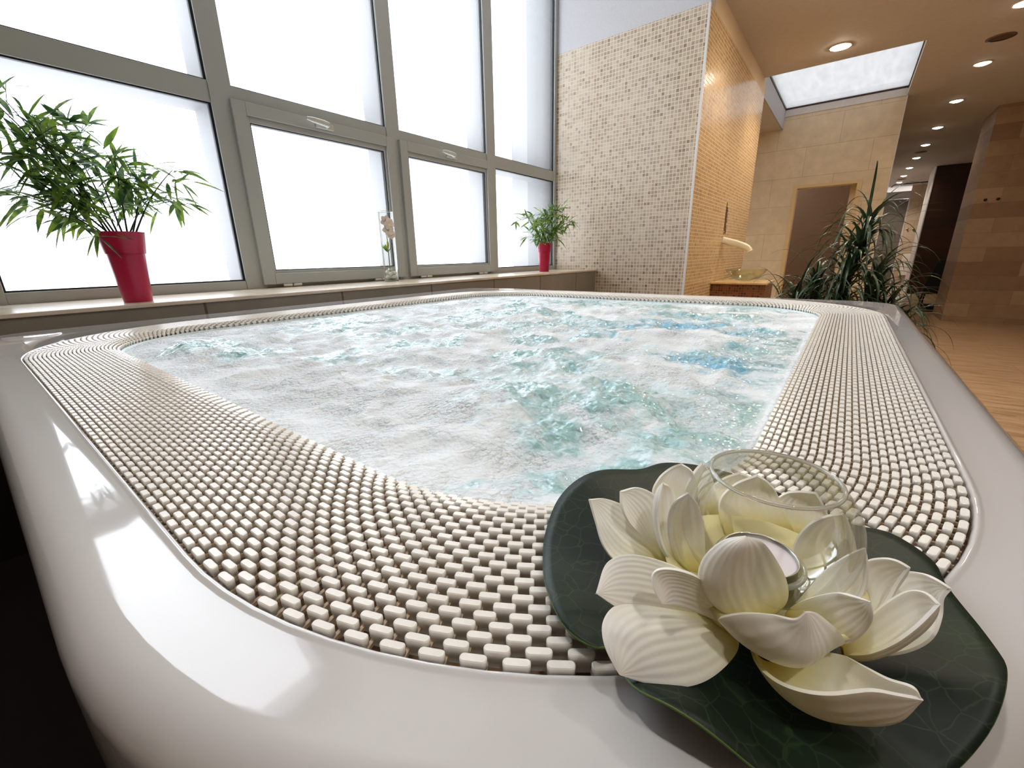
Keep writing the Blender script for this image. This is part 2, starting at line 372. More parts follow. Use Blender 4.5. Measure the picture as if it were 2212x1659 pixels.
for i, (a, c) in enumerate(ys):
    wdw = empty('window_%d' % (i+1), (XW, (a+c)/2, ZL)); wdw['kind'] = 'structure'
    off = -Vector(wdw.location)
    def part(nm, mb, mat, bevel=0, smooth=False, parent=None, autosmooth=None):
        o = mb.build(nm, mat, wdw if parent is None else parent, smooth, bevel, autosmooth)
        if parent is None: o.location = off
        return o
    part('transom', MB().box((XW-.055, a, .88), (XW-.004, c, .99)), M['frame'], .002)
    if i in (1, 2):      # opening sash
        part('sill_rail', MB().box((XW-.055, a, ZL), (XW-.01, c, -.14)), M['frame'], .002)
        s0, s1 = a-.025, c+.045
        b = MB(); ring(b, s0, s1, -.143, .917, .075, .075, .07, .07, XW-.03, XW+.03)
        sash = part('sash', b, M['frame'], .003)
        b = MB(); ring(b, s0+.075, s1-.075, -.073, .847, .018, .018, .018, .035, XW-.03, XW+.012)
        part('glazing_bead', b, M['frame'], .002)
        b = MB(); ring(b, s0+.093, s1-.093, -.055, .812, .006, .008, .006, .006, XW-.03, XW+.006)
        part('gasket', b, M['gasket'])
        part('pane', MB().box((XW-.022, s0+.09, -.06), (XW-.016, s1-.09, .815)), M['pane'])
        # lever handle
        hy = 1.80 if i == 1 else 3.01
        b = MB(); b.box((XW+.03, hy-.045, .862), (XW+.044, hy+.085, .900))
        h = part('handle', b, M['clear_plastic'], .006)
        pts = [(XW+.042, hy+.03, .882), (XW+.075, hy+.02, .884), (XW+.085, hy-.02, .886), (XW+.082, hy-.09, .892), (XW+.07, hy-.12, .897)]
        lv = MB().tube(pts, [.015, .019, .019, .016, .010], 10).build('lever', M['clear_plastic'], h, autosmooth=.9)
        for hh in ((1.43, 2.15) if i == 1 else (2.63, 3.40)):
            hb = MB()
            for q in (-.062, .004): hb.tube([(XW+.036, hh+q, -.152), (XW+.036, hh+q+.056, -.152)], .009, 10)
            part('hinge', hb, M['whitetrim'], autosmooth=.7)
    else:
        part('sill_rail', MB().box((XW-.055, a, ZL), (XW-.002, c, -.112)), M['frame'], .002)
        b = MB(); ring(b, a, c, -.112, .88, .008, .012, .008, .008, XW-.04, XW-.012); part('gasket', b, M['gasket'])
        part('pane', MB().box((XW-.034, a+.004, -.108), (XW-.028, c-.004, .876)), M['pane'])
    b = MB(); ring(b, a, c, .99, 3.12, .004, .012, .006, .01, XW-.04, XW-.012); part('gasket', b, M['gasket'])
    part('pane', MB().box((XW-.034, a+.003, .994), (XW-.028, c-.003, 3.116)), M['pane'])
    # outer half of the frame behind the frosted glass
    b = MB(); b.box((XW-.26, c, ZL), (XW-.062, c+.06, 3.12)); b.box((XW-.26, a, .884), (XW-.062, c, .985)); part('outer_frame', b, M['reveal'])
b = MB(); b.box((XW-.5, 4.62, ZF), (XW-.26, 4.9, 3.6)); struct('trim_9', b, M['reveal'])

# ------------------------------------------------------------------ ceiling lights and speakers
def spot(x, y, lab, power=60, rad=.085, col=(1, .86, .70)):
    lens = M['lamp_big'] if rad > .1 else M['lamp']
    e = empty('ceiling_spotlight', (x, y, ZC)); tag(e, lab, 'ceiling light', 'recessed spotlights in the ceiling')
    MB().lathe([(rad, 0), (rad+.018, 0), (rad+.018, -.006), (rad, -.008), (rad-.006, -.002)], n=32).build('trim_ring', M['lamp_ring'], e, smooth=True)
    MB().lathe([(0, -.026), (rad*.5, -.022), (rad*.8, -.012), (rad-.004, -.002)], n=32).build('lens', lens, e)
    if power:
        l = bpy.data.lights.new('lamp_light', 'SPOT'); l.energy = power; l.color = col; l.spot_size = 2.4; l.spot_blend = .9; l.shadow_soft_size = .07
        lo = bpy.data.objects.new('lamp_light', l); COL.objects.link(lo); lo.parent = e; lo.location = (0, 0, -.02)
    return e
PW = 95
spot(-.51, 7.35, 'large bright round ceiling light just in front of the skylight', PW*2.4, .105)
spot(-.51, 5.45, 'round ceiling light of the row by the golden mosaic wall, above the picture', PW*1.6, .105)
spot(-.51, 3.55, 'round ceiling light above the far end of the tub, out of view', PW*.5, .105)
spot(1.0, 3.6, 'round ceiling light over the floor right of the tub, out of view', PW, .085, (1, .95, .89))
for (x, y, lab) in ((-.51, -.25, 'added unseen fill light above the near edge of the tub'), (1.0, 1.7, 'added unseen fill light right of the lotus'), (1.0, -.2, 'added unseen fill light behind the viewer')):
    spot(x, y, lab, PW*1.05, .085, (1, .97, .93))  # unseen lamps added to brighten the foreground
spot(1.0, 5.5, 'round ceiling light of the corridor row, first before the one cut by the frame', PW)
words = ['at the top right corner of the picture', 'right of the skylight, beside the round speaker', 'second below the speaker, over the corridor', 'third below the speaker, over the corridor',
         'fourth below the speaker, just above a dark round vent', 'fifth below the speaker, just under a dark round vent', 'sixth below the speaker, above the pale corridor end', 'seventh below the speaker, by the corridor end', 'smallest and farthest, above the curved rail']
for k, y in enumerate((7.4, 9.25, 11.15, 13.2, 15.1, 17.0, 18.85, 20.7, 22.5)):
    spot(1.0, y, 'round ceiling light ' + words[k], (PW*.9, PW*.5, PW*.35, PW*.3, PW*.3, PW*.5, PW*1.4, PW*2.5, PW*4.0)[k])
for y, lab in ((8.32, 'round brown mesh ceiling speaker between the two nearest lights'), (16.1, 'small dark round ceiling speaker between lights in the corridor'), (21.6, 'tiny dark round ceiling speaker near the corridor end')):
    e = empty('ceiling_speaker', (1.0, y, ZC)); tag(e, lab, 'speaker', 'ceiling speakers')
    MB().lathe([(.105, 0), (.13, 0), (.13, -.006), (.105, -.008)], n=32).build('rim', plain('speaker_rim', srgb(120, 92, 66), .5), e, smooth=True)
    MB().lathe([(0, -.005), (.106, -.003)], n=32).build('mesh_cover', speckle('speaker_mesh', srgb(74, 56, 40), srgb(104, 80, 58), 300, .7), e)

# ------------------------------------------------------------------ rounded-rectangle paths
LX = .16                                     # the rim is wider on the window side
GX0, GX1, GY0, GY1, GR = -2.06, .125, .0645, 2.43, .5      # outer outline of the grating
NC, NS = 31, 64
def path(e, radii, nc=24, ns=10, lx=0):
    """closed counter-clockwise path offset outwards by e, radii for corners NR, FR, FL, NL"""
    x0, x1, y0, y1 = GX0-e-lx, GX1+e, GY0-e, GY1+e; P = []
    cs = [((x1-radii[0], y0+radii[0]), radii[0], -PI/2), ((x1-radii[1], y1-radii[1]), radii[1], 0), ((x0+radii[2], y1-radii[2]), radii[2], PI/2), ((x0+radii[3], y0+radii[3]), radii[3], PI)]
    arcs = []
    for (c, r, a0) in cs:
        arcs.append([(c[0]+r*math.cos(a0+PI/2*i/nc), c[1]+r*math.sin(a0+PI/2*i/nc)) for i in range(nc+1)])
    for i in range(4):
        P += arcs[i]; a = arcs[i][-1]; bb = arcs[(i+1) % 4][0]
        for k in range(1, ns): P.append((a[0]+(bb[0]-a[0])*k/ns, a[1]+(bb[1]-a[1])*k/ns))
    return P
def loft(rings, closed=True):
    V = []; F = []; n = len(rings[0])
    for rg in rings: V += rg
    for i in range(len(rings)-1):
        for k in range(n):
            k2 = (k+1) % n; F.append((i*n+k, i*n+k2, (i+1)*n+k2, (i+1)*n+k))
    return V, F
def prof_loft(prof):
    rings = []
    for e, z, sm in prof:       # sm: 0 follows the grating, 1 has the small outer corners
        r0 = GR + e; rs = .09 + e; r = r0*(1-sm) + rs*sm
        rings.append([(x, y, z) for x, y in path(e, (r0, r, r, r), lx=LX*sm)])
    return loft(rings)

# ------------------------------------------------------------------ hot tub
tub = empty('hot_tub', (-1.03, 1.2, ZF)); tag(tub, 'large square hot tub with glossy white rim and foaming water', 'hot tub')
toff = -Vector(tub.location)
prof = [(0.0005, -.262, 0), (.0005, -.226, 0), (.0008, -.2215, 0), (.002, -.2198, 0), (.0035, -.2192, 0), (.005, -.2195, 0), (.0065, -.2202, 0), (.008, -.2205, 0)]
for q in range(1, 4): prof.append((.008+.040*q/3, -.2205, q/3))
for q in range(9):
    a = PI/2*q/8; prof.append((.050+.030*math.sin(a), -.2505+.030*math.cos(a), 1))
prof += [(.080, -.30, 1), (.076, -.5, 1), (.07, ZF+.02, 1)]
V, F = prof_loft(prof); o = mesh('rim_shell', V, F, M['acrylic'], tub, True); o.location = toff
IN = .183
V, F = prof_loft([(0.0005, -.262, 0), (-IN+.004, -.262, 0)]); o = mesh('gutter', V, F, M['gutter'], tub, True); o.location = toff
V, F = prof_loft([(-IN+.004, -.262, 0), (-IN+.004, -.240, 0), (-IN-.001, -.240, 0), (-IN-.003, -.27, 0), (-IN-.02, -.45, 0), (-IN-.08, -1.1, 0)])
n_ = len(path(0, (.3,)*4)); F.append(tuple(5*n_+k for k in range(n_)))
o = mesh('basin', V, F, M['basin'], tub, True); o.location = toff
# round raised pad in the far left corner of the rim
b = MB(); b.lathe([(0, .0035), (.062, .0035), (.068, .003), (.071, .0005), (.072, -.001)], (-2.125, .125, -.2205), 40)
o = b.build('corner_pad', M['acrylic'], tub, True); o.location = toff

pf = empty('shadow_box', (-1.0, -.7, ZF)); tag(pf, 'near-black box added in place of deep shadow below the near side of the tub', 'shadow box')
o = MB().box((-2.44, -1.6, ZF), (1.6, -.025, -1.10)).build('shadow_box_body', M['shade'], pf, bevel=.01); o.location = -Vector(pf.location)  # added box, its dark colour replaces the shadow beside the tub
# ------------------------------------------------------------------ overflow grating: rows of small blocks threaded on cross rods
gr = empty('overflow_grating', (-1.03, 1.2, -.232)); tag(gr, 'cream overflow grating of small blocks running around the tub', 'grating')
goff = -Vector(gr.location)
ROWP = .0079; NROW = 23
segs = []       # (kind, data, ncols)
cx = [(GX1-GR, GY0+GR, -PI/2), (GX1-GR, GY1-GR, 0.0), (GX0+GR, GY1-GR, PI/2), (GX0+GR, GY0+GR, PI)]
def colframe(s, d):
    """s in columns along the perimeter -> point, tangent, pitch for a row at distance d inside the outline"""
    k = 0
    for q in range(4):
        c = cx[q]; nx = cx[(q+1) % 4]
        if s < k + NC:
            a = c[2] + PI/2*(s-k)/NC; r = GR-d
            return (c[0]+r*math.cos(a), c[1]+r*math.sin(a)), (-math.sin(a), math.cos(a)), r*PI/2/NC
        k += NC
        a = c[2]+PI/2; p0 = (c[0]+(GR-d)*math.cos(a), c[1]+(GR-d)*math.sin(a)); p1 = (nx[0]+(GR-d)*math.cos(a), nx[1]+(GR-d)*math.sin(a))
        L = math.dist(p0, p1); n = round(L/.0216)
        if s < k + n:
            f = (s-k)/n; return (p0[0]+(p1[0]-p0[0])*f, p0[1]+(p1[1]-p0[1])*f), ((p1[0]-p0[0])/L, (p1[1]-p0[1])/L), L/n
        k += n
    return colframe(s-k, d)
NCOL = 4*NC + 2*round((GX1-GX0-2*GR)/.0216) + 2*round((GY1-GY0-2*GR)/.0216)
def outline(hl, hw, rr, nq=3):
    P = []
    for (sx, sy, a0) in ((1, 1, 0), (-1, 1, PI/2), (-1, -1, PI), (1, -1, -PI/2)):
        for i in range(nq+1):
            a = a0+PI/2*i/nq; P.append((sx*(hl-rr)+rr*math.cos(a), sy*(hw-rr)+rr*math.sin(a)))
    return P
def block_geo(p, t, pitch, z, zdrop=0):
    hl = min(.0083, pitch*.322); hw = .0029; rr = .0026 if hl > .0075 else .0017
    nrm = (-t[1], t[0]); V = []
    o0 = outline(hl, hw, rr); o1 = outline(hl-.0006, hw-.0006, rr-.0005); leg = outline(hl-.0016, hw-.0012, rr-.0012)
    for (O, zz) in ((leg, z-.0135), (leg, z-.0068), (o0, z-.0064), (o0, z-.0006), (o1, z)):
        for (u, v) in O: V.append((p[0]+t[0]*u+nrm[0]*v, p[1]+t[1]*u+nrm[1]*v, zz))
    return V
no = 16; NL = 5
BF = []
for lv in range(NL-1):
    for k in range(no):
        k2 = (k+1) % no; BF.append((lv*no+k, lv*no+k2, (lv+1)*no+k2, (lv+1)*no+k))
BF.append(tuple((NL-1)*no+k for k in range(no)))
TOPF = np.array([True]*((NL-1)*no) + [False]); TOPF[(NL-2)*no:(NL-1)*no] = False
def shade_blocks(o, n):
    o.data.polygons.foreach_set('use_smooth', np.tile(TOPF, n))
blocks = []
rg = random.Random(3)
for j in range(NROW):
    d = .0045 + j*ROWP
    zz = -.2195 - (0.0 if j < NROW-4 else .0012*(j-NROW+5)**1.5)
    for i in range(NCOL):
        p, tt, pitch = colframe(i + (.5 if j % 2 else 0), d)
        blocks.append((math.dist(p + (zz,), (0, 0, 0)), p, tt, pitch, zz + rg.uniform(-.0002, .0002)))
def visible_first(bk):
    x, y = bk[1]
    q = R.T @ np.array([x, y, bk[4]])
    if q[2] <= 0: return 99
    u, v = 1106+F_PX*q[0]/q[2], 829.5+F_PX*q[1]/q[2]
    if not (0 < u < 2212 and 0 < v < 1659): return 50+bk[0]
    if (x+.0136)**2+(y-.26)**2 < .13**2: return 30+bk[0]      # under the lily pad
    return bk[0]
blocks.sort(key=visible_first)
for bk in blocks[:100]:
    V = block_geo((0, 0), bk[2], bk[3], 0)
    o = mesh('grating_block', V, BF, M['grate'], gr, True); shade_blocks(o, 1)
    o.location = Vector((bk[1][0], bk[1][1], bk[4])) + goff
rest = blocks[100:]
V = np.concatenate([np.array(block_geo(bk[1], bk[2], bk[3], bk[4])) for bk in rest])
F = []
for i in range(len(rest)):
    o_ = i*NL*no; F += [tuple(a+o_ for a in f) for f in BF]
o = mesh('grating_blocks', V, F, M['grate'], gr, True); shade_blocks(o, len(rest)); o.location = goff; o['kind'] = 'stuff'
b = MB()
for i in range(NCOL*2):
    s = (i+.5)/2
    p, tt, pi_ = colframe(s, .001); q, _, _ = colframe(s, .001+(NROW-1)*ROWP)
    hx, hy = tt[0]*.0013, tt[1]*.0013
    z0, z1 = -.2315, -.2285
    b.add([(p[0]-hx, p[1]-hy, z0), (p[0]+hx, p[1]+hy, z0), (q[0]+hx, q[1]+hy, z0), (q[0]-hx, q[1]-hy, z0),
           (p[0]-hx, p[1]-hy, z1), (p[0]+hx, p[1]+hy, z1), (q[0]+hx, q[1]+hy, z1), (q[0]-hx, q[1]-hy, z1)],
          [(0, 3, 2, 1), (4, 5, 6, 7), (0, 1, 5, 4), (1, 2, 6, 5), (2, 3, 7, 6), (3, 0, 4, 7)])
o = b.build('cross_rods', M['rod'], gr); o.location = goff; o['kind'] = 'stuff'

# ------------------------------------------------------------------ churning water
rs = np.random.RandomState(7)
def vnoise(x, y, seed):
    r_ = np.random.RandomState(seed); T = r_.rand(256, 256)
    xi = np.floor(x).astype(int); yi = np.floor(y).astype(int); fx = x-xi; fy = y-yi
    fx = fx*fx*fx*(fx*(fx*6-15)+10); fy = fy*fy*fy*(fy*(fy*6-15)+10)
    g = lambda a, b_: T[a % 256, b_ % 256]
    return (g(xi, yi)*(1-fx)+g(xi+1, yi)*fx)*(1-fy)+(g(xi, yi+1)*(1-fx)+g(xi+1, yi+1)*fx)*fy
def fbm(x, y, sc_, oct_, seed, gain=.5):
    v = 0; a = 1; tot = 0
    for k in range(oct_):
        c_, s_ = math.cos(k*1.3), math.sin(k*1.3)
        v = v + a*vnoise((x*c_-y*s_)*sc_+17.3*k, (x*s_+y*c_)*sc_+5.1*k, seed+k); tot += a; a *= gain; sc_ *= 2.03
    return v/tot
WX0, WX1, WY0, WY1 = GX0+IN+.006, GX1-IN-.006, GY0+IN+.006, GY1-IN-.006
WR = GR-IN-.006
# grid finer near the camera
nx, ny = 640, 600
def warp(n, a, c, near, k):
    u = np.linspace(0, 1, n)
    return a + (c-a)*(u + 0) if k == 0 else (a + (c-a)*(np.exp(k*u)-1)/(math.exp(k)-1))
EX = .012
ux = WX1+EX - (warp(nx, 0, 1, 0, 1.6))*(WX1-WX0+2*EX); ux = ux[::-1]
uy = WY0-EX + warp(ny, 0, 1, 0, 1.6)*(WY1-WY0+2*EX)
X, Y = np.meshgrid(ux, uy)
def sdf(X, Y):
    cx_, cy_ = (WX0+WX1)/2, (WY0+WY1)/2; hx, hy = (WX1-WX0)/2-WR, (WY1-WY0)/2-WR
    qx, qy = np.abs(X-cx_)-hx, np.abs(Y-cy_)-hy
    return np.minimum(np.maximum(qx, qy), 0) + np.hypot(np.maximum(qx, 0), np.maximum(qy, 0)) - WR
S = -sdf(X, Y)                                  # distance inside the edge
edge = np.clip(S/.12, 0, 1); edge = edge*edge*(3-2*edge)
# open, less foamy patches: photo position, radii in metres
patches = [((1330, 880), .10, .13, 1.0), ((1180, 930), .06, .06, .9), ((1130, 870), .10, .10, .8), ((1480, 960), .09, .07, 1.0), ((1350, 1030), .06, .06, .9), ((1180, 1040), .04, .04, .9),
           ((1540, 788), .10, .09, 1.35), ((1470, 706), .16, .12, 1.5), ((1600, 690), .10, .10, 1.1), ((1260, 658), .22, .16, .9), ((1420, 665), .18, .14, .8), ((990, 690), .14, .10, .75), ((1000, 815), .07, .06, .7),
           ((450, 762), .12, .10, .8), ((560, 775), .09, .08, .8), ((740, 772), .08, .07, .8), ((720, 712), .12, .12, .75), ((870, 748), .10, .09, .7), ((860, 800), .10, .04, .6), ((1240, 800), .10, .05, .8), ((1590, 900), .05, .09, .8), ((1060, 1070), .02, .03, .5)]
clear = np.zeros_like(X)
wx = X + .10*(fbm(X, Y, 7, 3, 60)-.5) + .05*(fbm(X, Y, 22, 2, 66)-.5); wy = Y + .10*(fbm(X, Y, 7, 3, 70)-.5) + .05*(fbm(X, Y, 22, 2, 77)-.5)
for (p_, rx, ry, am) in patches:
    c_ = px(p_[0], p_[1], -.255); q = ((wx-c_.x)/rx)**2 + ((wy-c_.y)/ry)**2
    clear = np.maximum(clear, am*np.exp(-q*.95))
clear = np.maximum(clear, np.clip((fbm(wx, wy, 6.5, 3, 81)-.46)*3.2, 0, .62)*np.clip((wy-.55)/.35+.25*(wx+.9), 0, 1))
base_foam = 1 - clear
streak = fbm(X*.8+.3*Y, Y, 34, 4, 11, .6); fine = fbm(X, Y, 90, 3, 21, .6)
cw = np.clip(clear*1.7, 0, 1); foam = 1 - 1.0*clear + (streak-.5)*1.5*cw + (fine-.5)*.4*cw - .03
foam = np.maximum(foam, np.exp(-np.maximum(S, 0)/.012)*1.1); foam = np.clip(foam, 0, 1)
h = .026*(fbm(X, Y, 4.2, 3, 31)-.5)
swirl = fbm(X, Y, 9, 3, 41); h += .013*(np.exp(-((swirl-.5)/.16)**2)-.5); h += .018*(fbm(X, Y, 12, 2, 44)-.5)                     # soft ridges
turb = fbm(X, Y, 26, 3, 51, .55); h += (.0015+.006*np.clip(clear, 0, 1))*(1-2*np.abs(2*turb-1))*.8
h += .0060*np.clip(clear*1.6, 0, 1)*(fbm(X, Y, 60, 3, 91)-.5)
h += .0010*(1-np.clip(clear*1.6, 0, 1))*(fbm(X, Y, 170, 2, 95)-.5)
h += .0035*foam*(1-np.exp(-3*np.clip(base_foam, 0, 1)))
for (p_, am, rad) in (((450, 762), .030, .13), ((560, 780), .022, .1), ((1280, 870), .022, .13), ((1330, 810), .016, .12), ((1100, 690), .02, .12), ((780, 740), .02, .11), ((1420, 740), .022, .14), ((1600, 800), .012, .1), ((1040, 860), .012, .09)):
    c_ = px(p_[0], p_[1], -.255); h += am*np.exp(-(((X-c_.x)**2+(Y-c_.y)**2)/rad**2))*(.85+.3*(fbm(X, Y, 20, 2, 13)))
Z = -.2535 + h*edge*.9 + (1-edge)*(.006+.004*fine)
keep = S > -.011
idx = -np.ones(X.shape, dtype=np.int64); idx[keep] = np.arange(keep.sum())
Vw = np.stack([X[keep], Y[keep], Z[keep]], 1)
q = keep[:-1, :-1] & keep[1:, :-1] & keep[:-1, 1:] & keep[1:, 1:]
ii, jj = np.nonzero(q)
Fw = np.stack([idx[ii, jj], idx[ii, jj+1], idx[ii+1, jj+1], idx[ii+1, jj]], 1)
me = bpy.data.meshes.new('water'); me.vertices.add(len(Vw)); me.vertices.foreach_set('co', Vw.ravel().astype(np.float32))
me.loops.add(Fw.size); me.loops.foreach_set('vertex_index', Fw.ravel().astype(np.int32))
me.polygons.add(len(Fw)); me.polygons.foreach_set('loop_start', (np.arange(len(Fw))*4).astype(np.int32)); me.polygons.foreach_set('loop_total', np.full(len(Fw), 4, dtype=np.int32))
me.update(calc_edges=True); me.polygons.foreach_set('use_smooth', [True]*len(Fw))
at = me.attributes.new('foam', 'FLOAT', 'POINT'); at.data.foreach_set('value', foam[keep].astype(np.float32))
c_ = px(1470, 706, -.24); bl = np.exp(-(((X-c_.x)/.25)**2+((Y-c_.y)/.3)**2)); c_ = px(1540, 788, -.24); bl = np.maximum(bl, .8*np.exp(-(((X-c_.x)/.2)**2+((Y-c_.y)/.16)**2)))
at = me.attributes.new('deep', 'FLOAT', 'POINT'); at.data.foreach_set('value', bl[keep].astype(np.float32))
water = bpy.data.objects.new('water', me); COL.objects.link(water)
tag(water, 'churning pale turquoise water with white foam filling the tub', 'water', kind='stuff')
t = NT('foaming_water'); co = t.coords(); a1 = t.new('ShaderNodeAttribute', attribute_name='foam'); a2 = t.new('ShaderNodeAttribute', attribute_name='deep')
deep = t.new('ShaderNodeMix', data_type='RGBA'); t.ln(a2.outputs['Fac'], deep.inputs['Factor']); deep.inputs[6].default_value = srgb(172, 214, 216); deep.inputs[7].default_value = srgb(128, 198, 230)
mx = t.new('ShaderNodeMix', data_type='RGBA'); rf = t.ramp(a1.outputs['Fac'], [(.12, (0, 0, 0, 1)), (.85, (1, 1, 1, 1))]); t.ln(rf.outputs[0], mx.inputs['Factor']); t.ln(deep.outputs[2], mx.inputs[6]); mx.inputs[7].default_value = srgb(238, 245, 250)
t.ln(mx.outputs[2], t.b.inputs['Base Color'])
ro = t.math('ADD', t.math('MULTIPLY', rf.outputs[0], .6), .03); t.ln(ro, t.b.inputs['Roughness']); t.b.inputs['IOR'].default_value = 1.33
t.b.inputs['Specular IOR Level'].default_value = .7; t.b.inputs['Subsurface Weight'].default_value = .35; t.b.inputs['Subsurface Radius'].default_value = (.02, .026, .03); t.b.inputs['Subsurface Scale'].default_value = .6; t.ln(t.math('MULTIPLY', t.math('SUBTRACT', 1.0, rf.outputs[0]), .9), t.b.inputs['Coat Weight']); t.b.inputs['Coat Roughness'].default_value = .02
vo = t.new('ShaderNodeTexVoronoi', feature='SMOOTH_F1'); t.ln(co, vo.inputs['Vector']); vo.inputs['Scale'].default_value = 130; vo.inputs['Smoothness'].default_value = .35
vo2 = t.new('ShaderNodeTexVoronoi'); t.ln(co, vo2.inputs['Vector']); vo2.inputs['Scale'].default_value = 300
big = t.noise(co, 9, 2); bigr = t.ramp(big.outputs['Fac'], [(.4, (.25, .25, .25, 1)), (.6, (1, 1, 1, 1))])
hb = t.math('ADD', t.math('MULTIPLY', vo.outputs['Distance'], -1.3), t.math('MULTIPLY', vo2.outputs['Distance'], -.5))
hb = t.math('MULTIPLY', t.math('MULTIPLY', hb, rf.outputs[0]), bigr.outputs[0])
inv = t.math('SUBTRACT', 1.0, rf.outputs[0])
n2 = t.noise(co, 34, 2, .5); rid = t.math('ABSOLUTE', t.math('SUBTRACT', n2.outputs['Fac'], .5)); rid = t.math('MULTIPLY', rid, -5.5)
n3 = t.noise(co, 80, 2, .5); rid = t.math('ADD', rid, t.math('MULTIPLY', n3.outputs['Fac'], 1.0)); rid = t.math('MULTIPLY', rid, t.math('ADD', inv, .08))
t.bump(t.math('ADD', t.math('MULTIPLY', hb, 1.6), rid), .95, .0045)
me.materials.append(t.m)

# ------------------------------------------------------------------ lotus lamp: lily pad, petals, glass, candle
FC = Vector((-.0136, .2441, -.2))
def A(x, y, z): return px(1150+x/2.083, 950+y/2.083, z)
def spline(P, n):
    P = [np.array(p, float) for p in P]
    if len(P) == 2: Q = [P[0]+(P[1]-P[0])*k/(n-1) for k in range(n)]; return np.array(Q)
    E_ = [2*P[0]-P[1]] + P + [2*P[-1]-P[-2]]; out = []
    for i in range(1, len(E_)-2):
        p0, p1, p2, p3 = E_[i-1:i+3]
        for k in range(16):
            s = k/16; out.append(.5*((2*p1)+(-p0+p2)*s+(2*p0-5*p1+4*p2-p3)*s*s+(-p0+3*p1-3*p2+p3)*s**3))
    out.append(P[-1]); out = np.array(out); dd = np.r_[0, np.cumsum(np.linalg.norm(np.diff(out, axis=0), axis=1))]
    s = np.linspace(0, dd[-1], n); return np.stack([np.interp(s, dd, out[:, k]) for k in range(3)], 1)
lotus = empty('lotus_candle_holder', (FC.x, FC.y, ZR)); tag(lotus, 'cream artificial lotus flower on a dark green leaf, holding a glass globe', 'lotus flower')
loff = -Vector(lotus.location)
# petal material
t = NT('lotus_foam'); tc = t.new('ShaderNodeTexCoord'); sp = t.new('ShaderNodeSeparateXYZ'); t.ln(tc.outputs['UV'], sp.inputs[0])
r = t.ramp(sp.outputs[0], [(0.0, srgb(196, 168, 70)), (.14, srgb(226, 214, 150)), (.36, srgb(244, 239, 216)), (.75, srgb(247, 243, 234))]); t.ln(r.outputs[0], t.b.inputs['Base Color'])
nz = t.noise(tc.outputs['Object'], 160, 3)
t.b.inputs['Roughness'].default_value = .55; t.b.inputs['Subsurface Weight'].default_value = .25; t.b.inputs['Subsurface Radius'].default_value = (.01, .008, .005); t.b.inputs['Subsurface Scale'].default_value = .5
fan = t.math('MULTIPLY', sp.outputs[1], 1.0)
sn = t.math('SINE', t.math('MULTIPLY', fan, 60.0)); sn = t.math('MULTIPLY', sn, t.math('SUBTRACT', 1.0, t.math('MULTIPLY', t.math('ABSOLUTE', t.math('SUBTRACT', sp.outputs[0], .62)), 1.9)))
t.bump(t.math('ADD', sn, t.math('MULTIPLY', nz.outputs['Fac'], .35)), .15, .0010)
M['petal'] = t.m
def petal(name, L, T, Rr, cup=.006, down=.5, Mc=None, nu=30, nv=17, curl=0.0):
    Lc = spline([A(*p) for p in L]+[A(*T)], nu); Rc = spline([A(*p) for p in Rr]+[A(*T)], nu)
    if Mc: Mm = spline([A(*p) for p in Mc]+[A(*T)], nu)
    else:
        Mm = (Lc+Rc)/2
        out = Mm[nu//2]-np.array(FC); out[2] = 0; out /= np.linalg.norm(out)
        vec = out*(1-down)*cup + np.array([0, 0, -1])*down*cup
        wdt = np.linalg.norm(Lc-Rc, axis=1); wdt = wdt/max(wdt.max(), 1e-6)
        Mm = Mm + vec[None, :]*(wdt**.8)[:, None]
    V = []; UV = []
    for i in range(nu):
        for j in range(nv):
            v = -1+2*j/(nv-1)
            p = Lc[i]*v*(v-1)/2 + Mm[i]*(1-v*v) + Rc[i]*v*(v+1)/2
            V.append(p); UV.append((i/(nu-1), (v+1)/2))
    F = [(i*nv+j, i*nv+j+1, (i+1)*nv+j+1, (i+1)*nv+j) for i in range(nu-1) for j in range(nv-1)]
    o = mesh('petal', V, F, M['petal'], lotus, True, uv=UV); o.location = loff
    so = o.modifiers.new('thick', 'SOLIDIFY'); so.thickness = .0016; so.offset = 0
    bv = o.modifiers.new('bevel', 'BEVEL'); bv.width = .0007; bv.segments = 2; bv.limit_method = 'ANGLE'; bv.angle_limit = 1.0
    su = o.modifiers.new('sub', 'SUBSURF'); su.levels = 1; su.render_levels = 1
    return o
petal('back left', [(640,540,-.188),(500,350,-.170),(350,270,-.162)], (256,268,-.160), [(600,590,-.192),(400,560,-.190),(320,480,-.183),(285,370,-.172)], .004)
petal('left', [(650,555,-.185),(600,400,-.165),(565,265,-.152),(480,215,-.148)], (398,232,-.150), [(610,575,-.188),(520,460,-.178),(440,380,-.168),(402,305,-.158)], .006)
petal('narrow', [(705,612,-.185),(605,510,-.170),(568,380,-.155),(574,280,-.142)], (590,198,-.134), [(740,615,-.186),(665,490,-.170),(640,380,-.158),(638,280,-.146),(618,212,-.137)], .008, .2)
petal('upright left', [(725,605,-.185),(655,510,-.170),(632,380,-.152),(650,290,-.138)], (702,240,-.130), [(790,620,-.186),(778,520,-.172),(772,400,-.155),(748,300,-.138)], .010, .1)
petal('back a', [(640,400,-.185),(545,260,-.170),(565,180,-.160),(620,130,-.154)], (672,110,-.150), [(760,400,-.185),(748,260,-.168),(738,180,-.158),(712,135,-.152)], .008, .2)
petal('back b', [(700,350,-.180),(690,230,-.165),(725,150,-.155)], (765,103,-.150), [(860,380,-.180),(830,250,-.165),(800,150,-.155)], .008, .2)
petal('back c', [(800,420,-.185),(780,250,-.170),(850,180,-.162)], (930,150,-.158), [(1050,400,-.185),(1010,230,-.170),(980,170,-.161)], .008, .2)
petal('back d', [(880,450,-.182),(840,290,-.165),(905,205,-.156)], (1010,160,-.150), [(1180,420,-.182),(1110,260,-.165),(1065,195,-.154)], .008, .2)
